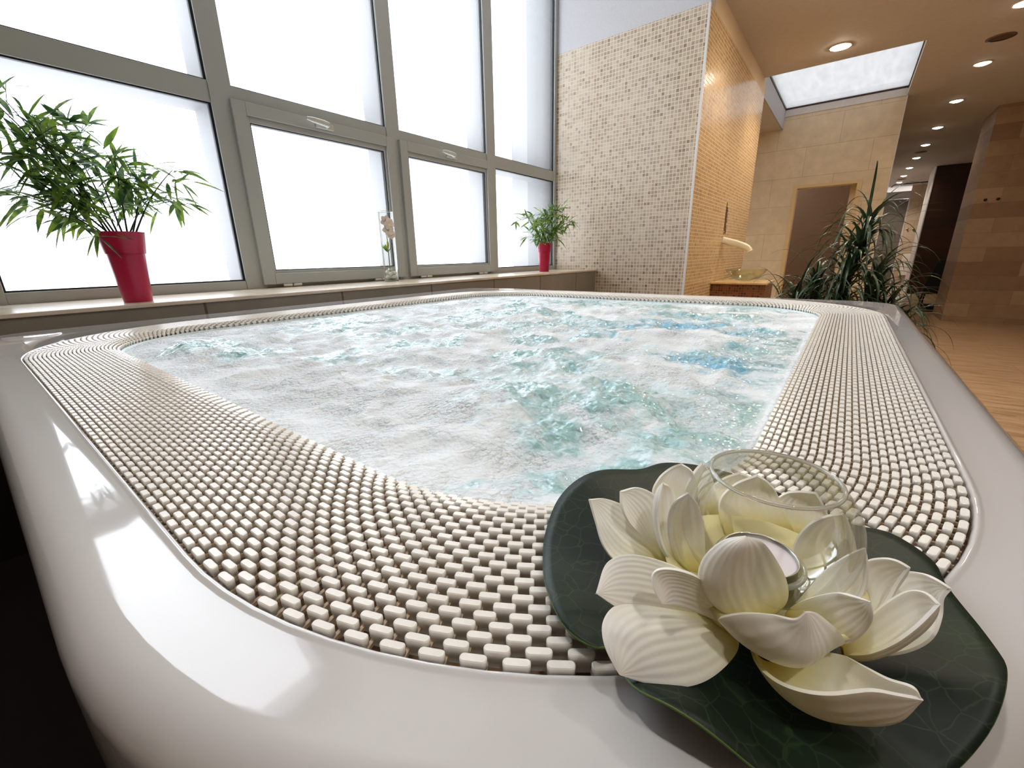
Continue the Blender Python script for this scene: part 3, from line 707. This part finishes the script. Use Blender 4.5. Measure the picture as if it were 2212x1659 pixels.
petal('back e', [(1060,430,-.185),(1060,310,-.173),(1130,245,-.165),(1200,233,-.161)], (1275,240,-.160), [(1330,460,-.185),(1330,350,-.175),(1300,280,-.165)], .008, .2)
petal('right yellow', [(1150,640,-.184),(1180,470,-.168),(1240,385,-.156),(1320,345,-.149)], (1395,333,-.146), [(1300,640,-.184),(1440,560,-.172),(1448,470,-.162),(1420,380,-.151)], .010, .2)
petal('right inner', [(1130,790,-.187),(1190,725,-.180),(1290,612,-.170),(1370,548,-.162),(1440,508,-.155)], (1492,488,-.151), [(1250,860,-.188),(1400,790,-.181),(1480,690,-.172),(1498,580,-.161)], .010, .3)
petal('front', [(920,795,-.182),(810,730,-.171),(752,625,-.156),(775,530,-.143),(860,455,-.131)], (960,437,-.127), [(1080,790,-.183),(1140,725,-.174),(1140,640,-.161),(1100,550,-.146),(1035,462,-.131)], .014, .1)
petal('left veined', [(900,770,-.183),(760,640,-.168),(620,560,-.160),(450,516,-.160),(335,555,-.165)], (287,692,-.172), [(880,798,-.190),(700,806,-.188),(540,808,-.187),(400,765,-.182)], -.004, .8)
petal('left upper veined', [(935,785,-.183),(850,690,-.165),(720,605,-.152),(600,578,-.150),(540,600,-.153),(545,670,-.159)], (580,737,-.165), [(930,808,-.185),(830,806,-.181),(730,770,-.175),(650,744,-.169)], -.003, .8)
petal('lower left', [(860,800,-.190),(600,755,-.182),(400,740,-.180),(318,815,-.182),(325,930,-.188)], (392,1055,-.196), [(915,840,-.195),(918,950,-.196),(810,1065,-.199),(680,1112,-.201),(530,1098,-.200)], -.006, .8)
petal('front cup', [(900,825,-.183),(838,803,-.170),(950,780,-.161),(1080,786,-.158),(1180,808,-.156)], (1228,775,-.152), [(1300,940,-.186),(1395,912,-.174),(1378,865,-.167),(1325,818,-.161),(1268,776,-.155)],
      Mc=[(1050,880,-.192),(1060,950,-.189),(1150,1015,-.184),(1235,985,-.173),(1240,870,-.161)])
petal('front right', [(1130,800,-.187),(1180,742,-.174),(1270,706,-.162),(1370,688,-.155),(1450,705,-.151)], (1512,725,-.150), [(1200,870,-.188),(1380,890,-.179),(1470,855,-.169),(1518,790,-.158)], .012, .4)
petal('right upper', [(1350,860,-.190),(1460,700,-.180),(1490,560,-.166),(1570,533,-.160),(1640,543,-.158)], (1692,573,-.159), [(1400,900,-.192),(1510,835,-.187),(1590,735,-.179),(1640,645,-.169)], .014, .6)
petal('far right', [(1450,880,-.193),(1560,700,-.182),(1640,600,-.172),(1750,600,-.168),(1830,635,-.166)], (1880,668,-.167), [(1400,962,-.198),(1560,970,-.197),(1700,948,-.193),(1800,888,-.187),(1838,790,-.180),(1842,715,-.173)], .008, .5)
petal('right boat', [(1390,930,-.190),(1480,830,-.182),(1590,735,-.172),(1690,680,-.165),(1770,688,-.162)], (1826,738,-.163), [(1375,962,-.196),(1500,960,-.191),(1620,915,-.183),(1720,845,-.174),(1790,778,-.167)], .016, .7)
petal('bottom', [(1150,950,-.193),(1370,962,-.190),(1480,1012,-.187),(1600,1075,-.182),(1715,1112,-.179)], (1750,1165,-.183), [(985,940,-.195),(1015,1010,-.192),(1100,1085,-.186),(1220,1130,-.180),(1350,1142,-.177),(1520,1125,-.175),(1640,1145,-.178)],
      Mc=[(1060,1000,-.202),(1150,1130,-.206),(1300,1230,-.206),(1480,1275,-.204),(1640,1265,-.197)])
# receptacle the petals grow from
o = MB().lathe([(0, .002), (.022, .004), (.038, .008), (.049, .018), (.051, .017), (.044, .004), (.034, -.008), (0, -.014)], (FC.x, FC.y, -.190), 32).build('flower_base', plain('flower_base_foam', srgb(226, 216, 160), .6), lotus, True); o.location = loff
# lily pad
outl = [(1172,1190),(1178,1140),(1205,1090),(1255,1055),(1310,1035),(1380,1027),(1440,1013),(1560,1030),(1700,1060),(1850,1120),(1925,1150),(2010,1225),(2040,1280),(2110,1370),(2150,1450),(2160,1500),(2140,1585),(2070,1650),(1980,1700),(1850,1730),(1740,1720),(1640,1680),(1500,1612),(1420,1565),(1375,1530),(1345,1480),(1337,1440),(1350,1400),
        (1400,1330),(1330,1385),(1300,1402),(1255,1385),(1215,1350),(1190,1300),(1175,1245)]
po = spline([px(x, y, -.208) for x, y in outl+outl[:1]], 181)[:-1]
cen = np.array([FC.x, FC.y, -.208]); V = [tuple(cen)]; F = []; nr = 18; np_ = len(po)
rp = random.Random(5)
for k in range(1, nr+1):
    s = k/nr
    for i in range(np_):
        a = math.atan2(po[i][1]-cen[1], po[i][0]-cen[0]); d = po[i]-cen; rr = np.hypot(d[0], d[1])*s
        lift = .008*s**2*(1+math.sin(3*a+.6)+.5*math.sin(7*a+1.1)) * min(1, rr/.06)
        V.append((cen[0]+d[0]*s, cen[1]+d[1]*s, -.2140+lift))
for i in range(np_): F.append((0, 1+i, 1+(i+1) % np_))
for k in range(nr-1):
    for i in range(np_):
        a_, b_ = 1+k*np_+i, 1+k*np_+(i+1) % np_; F.append((a_, a_+np_, b_+np_, b_))
t = NT('lily_pad'); co = t.coords(); n = t.noise(co, 9, 3); 
vv = t.new('ShaderNodeTexVoronoi', feature='DISTANCE_TO_EDGE'); t.ln(t.noise(co, 30, 2).outputs['Color'], vv.inputs['Vector'])
mp = t.new('ShaderNodeVectorMath', operation='ADD'); t.ln(co, mp.inputs[0]); ns = t.noise(co, 40, 3); sc2 = t.new('ShaderNodeVectorMath', operation='SCALE'); t.ln(ns.outputs['Color'], sc2.inputs[0]); sc2.inputs['Scale'].default_value = .012; t.ln(sc2.outputs[0], mp.inputs[1]); t.ln(mp.outputs[0], vv.inputs['Vector']); vv.inputs['Scale'].default_value = 70
vein = t.ramp(vv.outputs['Distance'], [(0, (1, 1, 1, 1)), (.035, (0, 0, 0, 1))])
r = t.ramp(n.outputs['Fac'], [(.35, srgb(16, 27, 20)), (.65, srgb(27, 42, 27))]); mx = t.new('ShaderNodeMix', data_type='RGBA'); t.ln(t.math('MULTIPLY', vein.outputs[0], .14), mx.inputs['Factor']); t.ln(r.outputs[0], mx.inputs[6]); mx.inputs[7].default_value = srgb(92, 122, 70)
t.ln(mx.outputs[2], t.b.inputs['Base Color']); t.b.inputs['Roughness'].default_value = .45; t.b.inputs['Specular IOR Level'].default_value = .28; t.bump(vein.outputs[0], .12, .0005)
o = mesh('lily_pad', V, F, t.m, lotus, True); o.location = loff; o['label'] = 'dark green round leaf with a notch under the petals'
so = o.modifiers.new('thick', 'SOLIDIFY'); so.thickness = .0014; so.offset = -1
tt_ = plain('pad_edge', srgb(96, 122, 60), .5); o.data.materials.append(tt_); so.material_offset_rim = 1
# glass globe (lifts out) and the tea light inside it
gz = -.186
globe = empty('glass_globe', (FC.x, FC.y, gz)); tag(globe, 'clear glass globe with a wide open mouth in the middle of the lotus', 'candle glass')
gp = []
for k in range(27):
    a = -PI/2*.93 + (PI/2*.93+.79)*k/26
    gp.append((.0435*math.cos(a), .0415+.0415*math.sin(a)))
gp = [(0, .002)] + gp
b = MB().lathe(gp, (0, 0, 0), 64); g = b.build('bowl', M['glass'], globe, True)
r_top, z_top = gp[-1]
prof_r = [(r_top+.0011*math.cos(a), z_top+.0011*math.sin(a)) for a in [2*PI*k/10 for k in range(11)]]
MB().lathe(prof_r, (0, 0, 0), 64).build('mouth_rim', M['glass2'] if 'glass2' in M else plain('polished_glass_edge', (.9, .9, .86, 1), .03, 0, .8, **{'Transmission Weight': .85, 'IOR': 1.45}), g, True)
prof_r = [(.0215+.0016*math.cos(a), .0175+.0016*math.sin(a)) for a in [2*PI*k/10 for k in range(11)]]
MB().lathe([(.0215, .004), (.0215, .0175)], (0, 0, 0), 48).build('candle_socket', M['glass'], globe, True)
sock = [c for c in globe.children if c.name.startswith('candle_socket')][0]
MB().lathe(prof_r, (0, 0, 0), 48).build('socket_rim', plain('socket_glass_edge', (.88, .88, .80, 1), .03, 0, .8, **{'Transmission Weight': .85, 'IOR': 1.45}), sock, True)
tea = empty('tea_light', (FC.x, FC.y, gz+.0045)); tag(tea, 'small white tea light candle inside the glass globe', 'candle')
MB().lathe([(0, 0), (.0188, 0), (.0188, .0170), (.0194, .0172), (.0190, .0178), (.0182, .0172), (.0180, .014)], (0, 0, 0), 40).build('cup', M['steel'], tea, True)
wax = MB().lathe([(.0181, .0152), (.012, .0150), (.003, .0154), (0, .0154)], (0, 0, 0), 40).build('wax', plain('candle_wax', srgb(222, 214, 220), .45, **{'Subsurface Weight': .3, 'Subsurface Radius': (.005, .005, .005)}), tea, True)
MB().tube([(0, 0, .015), (.001, 0, .019), (.003, .001, .0215)], .0009, 8).build('wick', plain('white_wick', srgb(236, 226, 214), .7), wax)

# ------------------------------------------------------------------ bamboo plants in raspberry pots
def leaf_geo(p, d, up, L, W, droop=.25):
    d = d.normalized(); s = d.cross(up)
    s = s.normalized() if s.length > 1e-3 else Vector((1, 0, 0)); nrm = s.cross(d); V = []
    st = [(0, .08), (.18, .7), (.42, 1.0), (.7, .66), (1, .02)]
    for (f, w_) in st:
        c = p + d*L*f - Vector((0, 0, 1))*L*droop*f*f
        V += [c - s*W*w_*.5 + nrm*W*w_*.12, c, c + s*W*w_*.5 + nrm*W*w_*.12]
    F = []
    for i in range(len(st)-1):
        a = i*3; F += [(a, a+1, a+4, a+3), (a+1, a+2, a+5, a+4)]
    return V, F
def pot(root, mat):
    prof = [(0, .004), (.050, .004), (.0515, 0), (.0530, .002), (.0685, .212), (.0735, .213), (.0735, .216), (.0860, .302), (.0875, .3055), (.0850, .3055), (.080, .295), (.070, .26)]
    MB().lathe(prof, (0, 0, 0), 56).build('pot', mat, root, autosmooth=.5)
    MB().lathe([(0, .268), (.072, .266)], (0, 0, 0), 32).build('soil', M['soil'], root.children[0])
def bamboo(root, stems, seed, leafL, per):
    rg = random.Random(seed); loc = Vector(root.location); fol = MB(); tw = MB()
    for base, tip, bend, nb in stems:
        b0 = Vector(base); tip = Vector(tip) - loc; P = []
        for k in range(9):
            f = k/8; q = b0.lerp(tip, f) + Vector(bend)*math.sin(PI*f); P.append(q)
        MB().tube(P, [.0042-.0028*k/8 for k in range(9)], 8).build('stem', M['stem'], root, True)
        for i in range(nb):
            f = rg.uniform(.30, 1.0); k = min(7, int(f*8)); c = P[k].lerp(P[k+1], f*8-k)
            dr = (P[k+1]-P[k]).normalized()
            side = Vector((rg.uniform(-1, 1), rg.uniform(-1.2, 1.2), rg.uniform(-.3, .9))).normalized()
            td = (dr*.4+side).normalized(); TL = rg.uniform(.05, .13)*leafL/.08
            e = c + td*TL - Vector((0, 0, TL*.15)); tw.tube([c, c.lerp(e, .5)+Vector((0, 0, TL*.06)), e], .0011, 5, False)
            for q in range(per):
                fq = rg.uniform(.25, 1.0); pp = c.lerp(e, fq)
                ld = (td*rg.uniform(.2, 1)+Vector((rg.uniform(-.9, .9), rg.uniform(-1, 1), rg.uniform(-.9, .55)))).normalized()
                fol.add(*leaf_geo(pp, ld, Vector((rg.uniform(-.5, .5), rg.uniform(-.5, .5), 1)), leafL*rg.uniform(.7, 1.25), leafL*rg.uniform(.15, .22), rg.uniform(.05, .4)))
    tw.build('twig', M['stem'], root, True); o = fol.build('foliage', M['bamboo'], root, True)
X1 = -2.6
def t1(x, y, dx=0): p = pxx(x, y, X1+dx); return p
p1 = empty('potted_bamboo', (-2.60, .517, ZL)); tag(p1, 'tall leaning artificial bamboo in a raspberry pot on the left of the window ledge', 'potted plant', 'artificial bamboo plants on the window ledge')
pot(p1, M['pot'])
Zs = .27
bamboo(p1, [((-.01, -.03, Zs), t1(-60, 175, .1), (0, .02, .02), 12), ((.0, -.02, Zs), t1(10, 215, 0), (0, .0, .03), 13), ((.01, -.01, Zs), t1(90, 300, .08), (0, .0, .02), 12),
            ((-.02, 0, Zs), t1(150, 300, -.1), (0, 0, .02), 11), ((0, .01, Zs), t1(200, 345, 0), (0, 0, .01), 10), ((.01, .02, Zs), t1(243, 320, .05), (0, 0, .0), 7),
            ((.0, .03, Zs), t1(300, 370, -.05), (0, .01, .0), 8), ((.01, .035, Zs), t1(372, 368, .05), (0, .0, .03), 9), ((-.02, .02, Zs), t1(330, 420, -.1), (0, 0, .02), 7),
            ((-.01, -.04, Zs), t1(40, 420, -.05), (0, 0, .03), 11), ((.02, -.04, Zs), t1(120, 450, .05), (0, 0, .02), 8), ((.0, -.045, Zs), t1(175, 495, 0), (0, 0, .02), 5), ((.02, -.02, Zs), t1(-30, 330, .0), (0, 0, .03), 10)], 11, .118, 5)
X2 = -2.72
def t2(x, y, dx=0): return pxx(x, y, X2+dx)
p2 = empty('potted_bamboo', (-2.72, 4.13, ZL)); tag(p2, 'small artificial bamboo in a raspberry pot at the far end of the window ledge', 'potted plant', 'artificial bamboo plants on the window ledge')
for ch in list(p1.children):
    if ch.name.split('.')[0] == 'pot':
        c = ch.copy(); COL.objects.link(c); c.parent = p2
        for g_ in ch.children: d_ = g_.copy(); COL.objects.link(d_); d_.parent = c
bamboo(p2, [((-.01, -.03, Zs), t2(1140, 470, .1), (0, .0, .04), 8), ((.0, -.02, Zs), t2(1150, 480, 0), (0, .0, .03), 8), ((.0, 0, Zs), t2(1172, 458, 0), (0, 0, .02), 7),
            ((0, .01, Zs), t2(1180, 462, 0), (0, 0, .01), 6), ((.0, .02, Zs), t2(1192, 462, .05), (0, 0, .0), 7), ((.0, .03, Zs), t2(1215, 465, .1), (0, .0, .04), 10), ((.01, .03, Zs), t2(1236, 478, .12), (0, .0, .06), 10), ((.0, .02, Zs), t2(1200, 500, .1), (0, 0, .02), 7),
            ((-.01, -.03, Zs), t2(1155, 510, -.05), (0, 0, .02), 6), ((0, 0, Zs), t2(1185, 505, .1), (0, 0, 0), 6)], 23, .115, 6)

# ------------------------------------------------------------------ vase with orchid and white pebbles
vs = empty('glass_vase', (-2.86, 2.145, ZL)); tag(vs, 'tall clear cylindrical glass vase on the window ledge', 'vase')
VRd = .056
cw_ = MB().lathe([(0, .002), (VRd-.004, .001), (VRd, .006), (VRd, .515)], (0, 0, 0), 40).build('cylinder_wall', M['glass'], vs, True)
MB().lathe([(VRd+.0013*math.cos(a), .515+.0013*math.sin(a)) for a in [2*PI*k/8 for k in range(9)]], (0, 0, 0), 40).build('mouth_rim', M['whitetrim'], cw_, True)
MB().lathe([(0, .0025), (VRd-.003, .0025), (VRd-.003, .012), (0, .014)], (0, 0, 0), 40).build('glass_base', plain('thick_glass_base', srgb(190, 206, 176), .1, **{'Transmission Weight': .6}), vs, True)
rg = random.Random(9); pm = plain('white_pebble', srgb(222, 222, 214), .45)
for k, (a, rr, z, s) in enumerate([(0.2, .026, .032, .024), (1.8, .027, .030, .022), (3.4, .028, .034, .023), (4.9, .026, .031, .022), (.9, .022, .064, .025), (2.6, .024, .067, .022), (4.2, .024, .070, .024), (5.6, .028, .060, .020), (3.0, .006, .090, .021)]):
    u, v = 14, 8; V = []; F = []
    for i in range(v+1):
        for j in range(u):
            th = PI*i/v; ph = 2*PI*j/u; wob = 1+.12*math.sin(2*ph+k)+.08*math.cos(3*th+k)
            V.append((s*wob*math.sin(th)*math.cos(ph), s*.85*wob*math.sin(th)*math.sin(ph), s*.68*math.cos(th)))
    for i in range(v):
        for j in range(u): F.append((i*u+j, i*u+(j+1) % u, (i+1)*u+(j+1) % u, (i+1)*u+j))
    o = mesh('pebble', V, F, pm, None, True); o.location = Vector((-2.86+rr*math.cos(a), 2.145+rr*math.sin(a), ZL+z)); o.rotation_euler = (rg.uniform(-.3, .3), rg.uniform(-.3, .3), rg.uniform(0, 3))
    tag(o, 'smooth white pebble in the bottom of the glass vase', 'pebble', 'white pebbles in the glass vase')
fl = empty('artificial_orchid', (-2.86, 2.145, ZL+.1)); tag(fl, 'pale pink artificial flowers with a green bud inside the glass vase', 'flower')
MB().tube([(.005, -.008, -.02), (0, -.004, .1), (-.004, .0, .18), (.0, -.005, .26), (.0, -.01, .33)], [.004, .004, .0035, .003, .002], 8).build('stem', plain('green_stem', srgb(112, 132, 70), .5), fl, True)
MB().tube([(0, .0, .13), (0, .018, .15), (.0, .034, .19), (0, .034, .225)], .0026, 8).build('stem', plain('dark_green_stem', srgb(74, 84, 56), .5), fl, True)
b = MB(); b.lathe([(0, 0), (.006, .008), (.0105, .028), (.009, .05), (.003, .068), (0, .072)], (0, -.004, .14), 14); b.build('bud', plain('green_bud', srgb(170, 178, 80), .45), fl, True)
b = MB()
for k in range(4): b.add(*leaf_geo(Vector((0, -.01, .12)), Vector((.2*math.cos(k*1.6), -.5+.3*math.sin(k*2.0), .9)), Vector((1, 0, .2)), .075, .018, .1))
b.build('leaf', M['bamboo'], fl, True)
pp = speckle('pink_petal', srgb(248, 226, 214), srgb(253, 244, 236), 60, .5, **{'Subsurface Weight': .3, 'Subsurface Radius': (.01, .006, .004)})
def bloom(c, tilt, s):
    b = MB()
    for k in range(6):
        a = 2*PI*k/6 + tilt; d = Vector((.25+.2*math.cos(a), math.cos(a), math.sin(a))).normalized()
        Vv = []; st = [(0, .15), (.3, .8), (.6, 1.0), (.85, .65), (1, .05)]; sd = d.cross(Vector((1, 0, 0))).normalized()
        for f, w_ in st:
            for v in (-1, -.5, 0, .5, 1): Vv.append(c + d*s*f + sd*s*.42*w_*v + Vector((1, 0, 0))*(s*.35*f*(1-f)+s*.10*v*v*w_))
        Ff = [(i*5+j, i*5+j+1, (i+1)*5+j+1, (i+1)*5+j) for i in range(4) for j in range(4)]
        b.add(Vv, Ff)
    o = b.build('blossom', pp, fl, True); so = o.modifiers.new('t', 'SOLIDIFY'); so.thickness = .0012
bloom(Vector((.005, -.012, .345)), .3, .046); bloom(Vector((.012, .012, .325)), .9, .046); bloom(Vector((.008, .0, .285)), .1, .050); bloom(Vector((.012, .022, .25)), .6, .038)

# ------------------------------------------------------------------ counter, glass basin, spout
ct = empty('basin_counter', (-1.06, 6.34, ZF)); tag(ct, 'low block counter with brown mosaic sides and a beige stone top', 'counter')
coff = -Vector(ct.location)
o = MB().box((XG+.002, 6.03, ZF), (-.76, 6.66, -.385)).build('body', M['brownmosaic'], ct); o.location = coff
o = MB().box((XG+.002, 6.01, -.384), (-.742, 6.68, -.36)).build('top_slab', speckle('beige_marble', srgb(214, 180, 124), srgb(232, 200, 146), 12, .2), ct, bevel=.004); o.location = coff
gb = empty('glass_basin', (-1.045, 6.33, -.36)); tag(gb, 'shallow greenish glass wash basin on the mosaic counter', 'basin')
prof = [(0, .006), (.07, .005), (.11, .016), (.17, .05), (.215, .10), (.24, .142), (.246, .146), (.236, .142), (.208, .104), (.164, .057), (.105, .024), (.07, .014), (0, .013)]
bw = MB().lathe(prof, (0, 0, 0), 56).build('bowl', M['greenglass'], gb, True)
MB().lathe([(0, .017), (.022, .017), (.024, .013)], (0, 0, 0), 20).build('drain', M['steel'], bw, True)
# arched spout: a shell swept out of the golden wall
spo = empty('water_spout', (XG, 6.42, .16)); tag(spo, 'white arched water spout jutting from the golden mosaic wall', 'spout')
P = [(0, 0, .0), (.10, -.005, -.028), (.20, -.01, -.058), (.28, -.012, -.085), (.325, -.012, -.112), (.345, -.012, -.15)]
V = []; F = []; ns = 20
for k, p_ in enumerate(P):
    t_ = Vector(P[min(k+1, 5)])-Vector(P[max(k-1, 0)]); t_.normalize(); s_ = Vector((0, 1, 0)); u_ = s_.cross(t_).normalized()*-1
    hh = .044 + (.0 if k < 3 else -.004*(k-2)); ww = .05
    for j in range(ns):
        a = 2*PI*j/ns; ca, sa = math.cos(a), math.sin(a)
        V.append(Vector(p_) + s_*ww*abs(ca)**.6*(1 if ca > 0 else -1) + u_*hh*abs(sa)**.6*(1 if sa > 0 else -1))
for k in range(5):
    for j in range(ns): F.append((k*ns+j, k*ns+(j+1) % ns, (k+1)*ns+(j+1) % ns, (k+1)*ns+j))
F.append(tuple(range(ns))); F.append(tuple(5*ns+j for j in range(ns))[::-1])
o = mesh('spout_body', V, F, M['cream_plastic'], spo, True); s_ = o.modifiers.new('s', 'SUBSURF'); s_.levels = 1; s_.render_levels = 2
# engraved lettering strip above it: dark vertical mark
em = empty('wall_emblem', (XG, 6.43, .45)); tag(em, 'small dark vertical letter-like ornament on the golden mosaic above the spout', 'wall ornament')
b = MB(); b.box((0, -.02, .10), (.006, .0, .175))
rg = random.Random(4); z = -.17
while z < .11:
    hgt = rg.uniform(.014, .026); y0 = rg.uniform(.018, .03); b.box((0, y0-.05, z), (.005, y0+rg.uniform(.03, .09), z+hgt*.4)); b.box((0, y0-.05, z), (.005, y0-.02, z+hgt)); b.box((0, y0+.01, z), (.005, y0+.035, z+hgt*.8)); z += hgt+.004
b.box((0, -.03, -.205), (.006, .08, -.19)); b.box((0, .06, -.2), (.006, .08, -.15))
b.build('letters', plain('bronze_letters', srgb(112, 74, 60), .5), em)
# small crumpled clear ornament at the back left of the counter
co_ = empty('glass_ornament', (-1.33, 6.5, -.36)); tag(co_, 'small clear glass ornament beside the basin against the golden wall', 'ornament')
b = MB(); b.tube([(0, 0, 0), (.01, -.01, .04), (.05, -.01, .07), (.09, -.02, .125)], [.03, .028, .018, .006], 8); b.build('crystal_body', M['greenglass'], co_)

# ------------------------------------------------------------------ ribbon-leaved plant behind the tub
pl = empty('ribbon_plant', (-.03, 4.25, ZF)); tag(pl, 'large bushy dark green plant with long drooping ribbon leaves behind the tub', 'potted plant')
MB().lathe([(0, 0), (.15, 0), (.17, .02), (.2, .36), (.21, .38), (.19, .38), (.18, .33), (0, .33)], (0, 0, 0), 32).build('pot', plain('clay_pot', srgb(120, 86, 60), .7), pl, autosmooth=.6)
rg = random.Random(21); crowns = []
trunks = [((0, 0, .33), (.06, .02, 1.45)), ((.03, .02, .33), (.02, .0, 1.25)), ((-.04, 0, .33), (-.16, .02, 1.12)), ((.02, -.04, .33), (.20, -.02, 1.22)), ((0, .04, .33), (.10, .1, 1.6)), ((-.02, -.03, .33), (-.26, -.05, 1.0)), ((.04, .0, .33), (.30, .03, 1.02)), ((-.05, .0, .33), (-.34, .04, .9)), ((.05, .05, .33), (.36, -.04, .92)), ((0, -.05, .33), (.0, -.1, 1.1))]
for a_, c_ in trunks:
    a_ = Vector(a_); c_ = Vector(c_)
    MB().tube([a_, a_.lerp(c_, .5)+Vector((rg.uniform(-.03, .03), 0, 0)), c_], [.02, .016, .011], 8).build('trunk', plain('bark', srgb(84, 66, 44), .8), pl, True)
    crowns.append(c_)
def ribbon(mb, p, az, el, L, W, g):
    d = Vector((math.cos(az)*math.cos(el), math.sin(az)*math.cos(el), math.sin(el))); n_ = 12; V = []; pos = p.copy(); vel = d.copy()
    for i in range(n_+1):
        f = i/n_; w_ = W*(.5+.5*min(1, f*6))*(1-f**2.2)+.0006
        s = vel.cross(Vector((0, 0, 1))); s = s.normalized() if s.length > .05 else Vector((-math.sin(az), math.cos(az), 0)); u = s.cross(vel)
        V += [pos-s*w_/2+u*w_*.15, pos, pos+s*w_/2+u*w_*.15]
        pos = pos + vel*L/n_; vel = (vel + Vector((0, 0, -g))*(.4+1.4*f)/n_*6).normalized()
    F = []
    for i in range(n_): a = i*3; F += [(a, a+1, a+4, a+3), (a+1, a+2, a+5, a+4)]
    mb.add(V, F)
fol = MB()
for ci, c_ in enumerate(crowns):
    for k in range(52):
        ribbon(fol, c_ + Vector((rg.uniform(-.02, .02), rg.uniform(-.02, .02), rg.uniform(-.3, .02))), rg.uniform(0, 2*PI), rg.uniform(.35, 1.4), rg.uniform(.30, .56), rg.uniform(.018, .030), rg.uniform(.3, .8))
for (az, el, L) in ((.2, 1.1, .45), (.1, .8, .5), (3.0, 1.2, .4), (2.9, .5, .45), (3.2, .4, .5), (.0, .9, .5)):
    ribbon(fol, Vector((.08, .02, 1.45)), az, el, L, .016, .2)
fol.build('foliage', M['dracaena'], pl, True)

# ------------------------------------------------------------------ chair with draped cloth in the corridor, hooks, rail, panels
chr_ = empty('chair', (1.66, 13.75, ZF), 0); tag(chr_, 'black chair half hidden behind the stone column in the corridor', 'chair')
MB().box((-.22, -.22, .42), (.22, .22, .56)).build('seat', M['black'], chr_, bevel=.04)
MB().add([(-.2,.15,.5),(.2,.15,.5),(.2,.22,.5),(-.2,.22,.5),(-.02,.30,1.15),(.22,.30,1.15),(.22,.34,1.15),(-.02,.34,1.15)], [(0,3,2,1),(4,5,6,7),(0,1,5,4),(1,2,6,5),(2,3,7,6),(3,0,4,7)]).build('backrest', M['black'], chr_, bevel=.02)
for sx, sy in ((-1, -1), (1, -1), (-1, 1), (1, 1)): MB().tube([(.17*sx, .17*sy, .44), (.2*sx, .2*sy, 0)], .018, 8).build('leg', M['black'], chr_)
MB().box((-.16, -.16, .05), (.16, .16, .16)).build('footrest', M['black'], chr_, bevel=.02)
tw = empty('towel', (1.98, 14.05, -.05)); tag(tw, 'pale towel hanging on the side of the stone column above the chair', 'towel')
for (x, z, w_) in ((1.80, .84, 0), (1.96, .84, 0)):
    e = empty('wall_hook', (x, 12.0, z)); tag(e, 'small round hook on the near stone column, ' + ('left of the pair' if x < 1.9 else 'right of the pair'), 'hook', 'hooks on the stone column')
    MB().lathe([(0, 0), (.022, 0), (.022, -.008), (.009, -.012), (.009, -.04), (.018, -.046), (.018, -.06), (0, -.064)], n=20, axis='x').build('knob', M['darkmetal'], e, True).rotation_euler = (0, 0, PI/2)
    e.children[0].rotation_euler = (0, 0, PI/2)
for (x, z) in ((1.63, .78), (1.80, .77)):
    e = empty('wall_hook', (x, 24.0, z)); tag(e, 'bright round knob on the far corridor wall, ' + ('left of the two' if x < 1.7 else 'right of the two'), 'hook', 'knobs on the far corridor wall')
    MB().lathe([(0, 0), (.035, 0), (.035, -.02), (.02, -.06), (.03, -.09), (0, -.1)], n=16, axis='x').build('knob', plain('chrome_knob', srgb(230, 215, 180), .3, .6), e, True)
    e.children[0].rotation_euler = (0, 0, PI/2)
o = MB().tube([(.80, 22.4, 2.22), (.86, 22.4, 2.30), (1.3, 22.4, 2.31), (1.80, 22.4, 2.31), (1.84, 22.4, 2.26)], .018, 8).build('ceiling_rail', M['darkmetal'], None, True); tag(o, 'thin curved dark rail under the ceiling at the corridor end', 'rail')
bpy.data.objects.remove(tw)
o = MB().box((-.16, 0, 0), (.16, .03, .85)).build('white_panel', plain('white_board', srgb(240, 236, 230), .4), None); o.location = (1.84, 23.9, -1.02); tag(o, 'white upright panel leaning at the far corridor wall', 'panel')
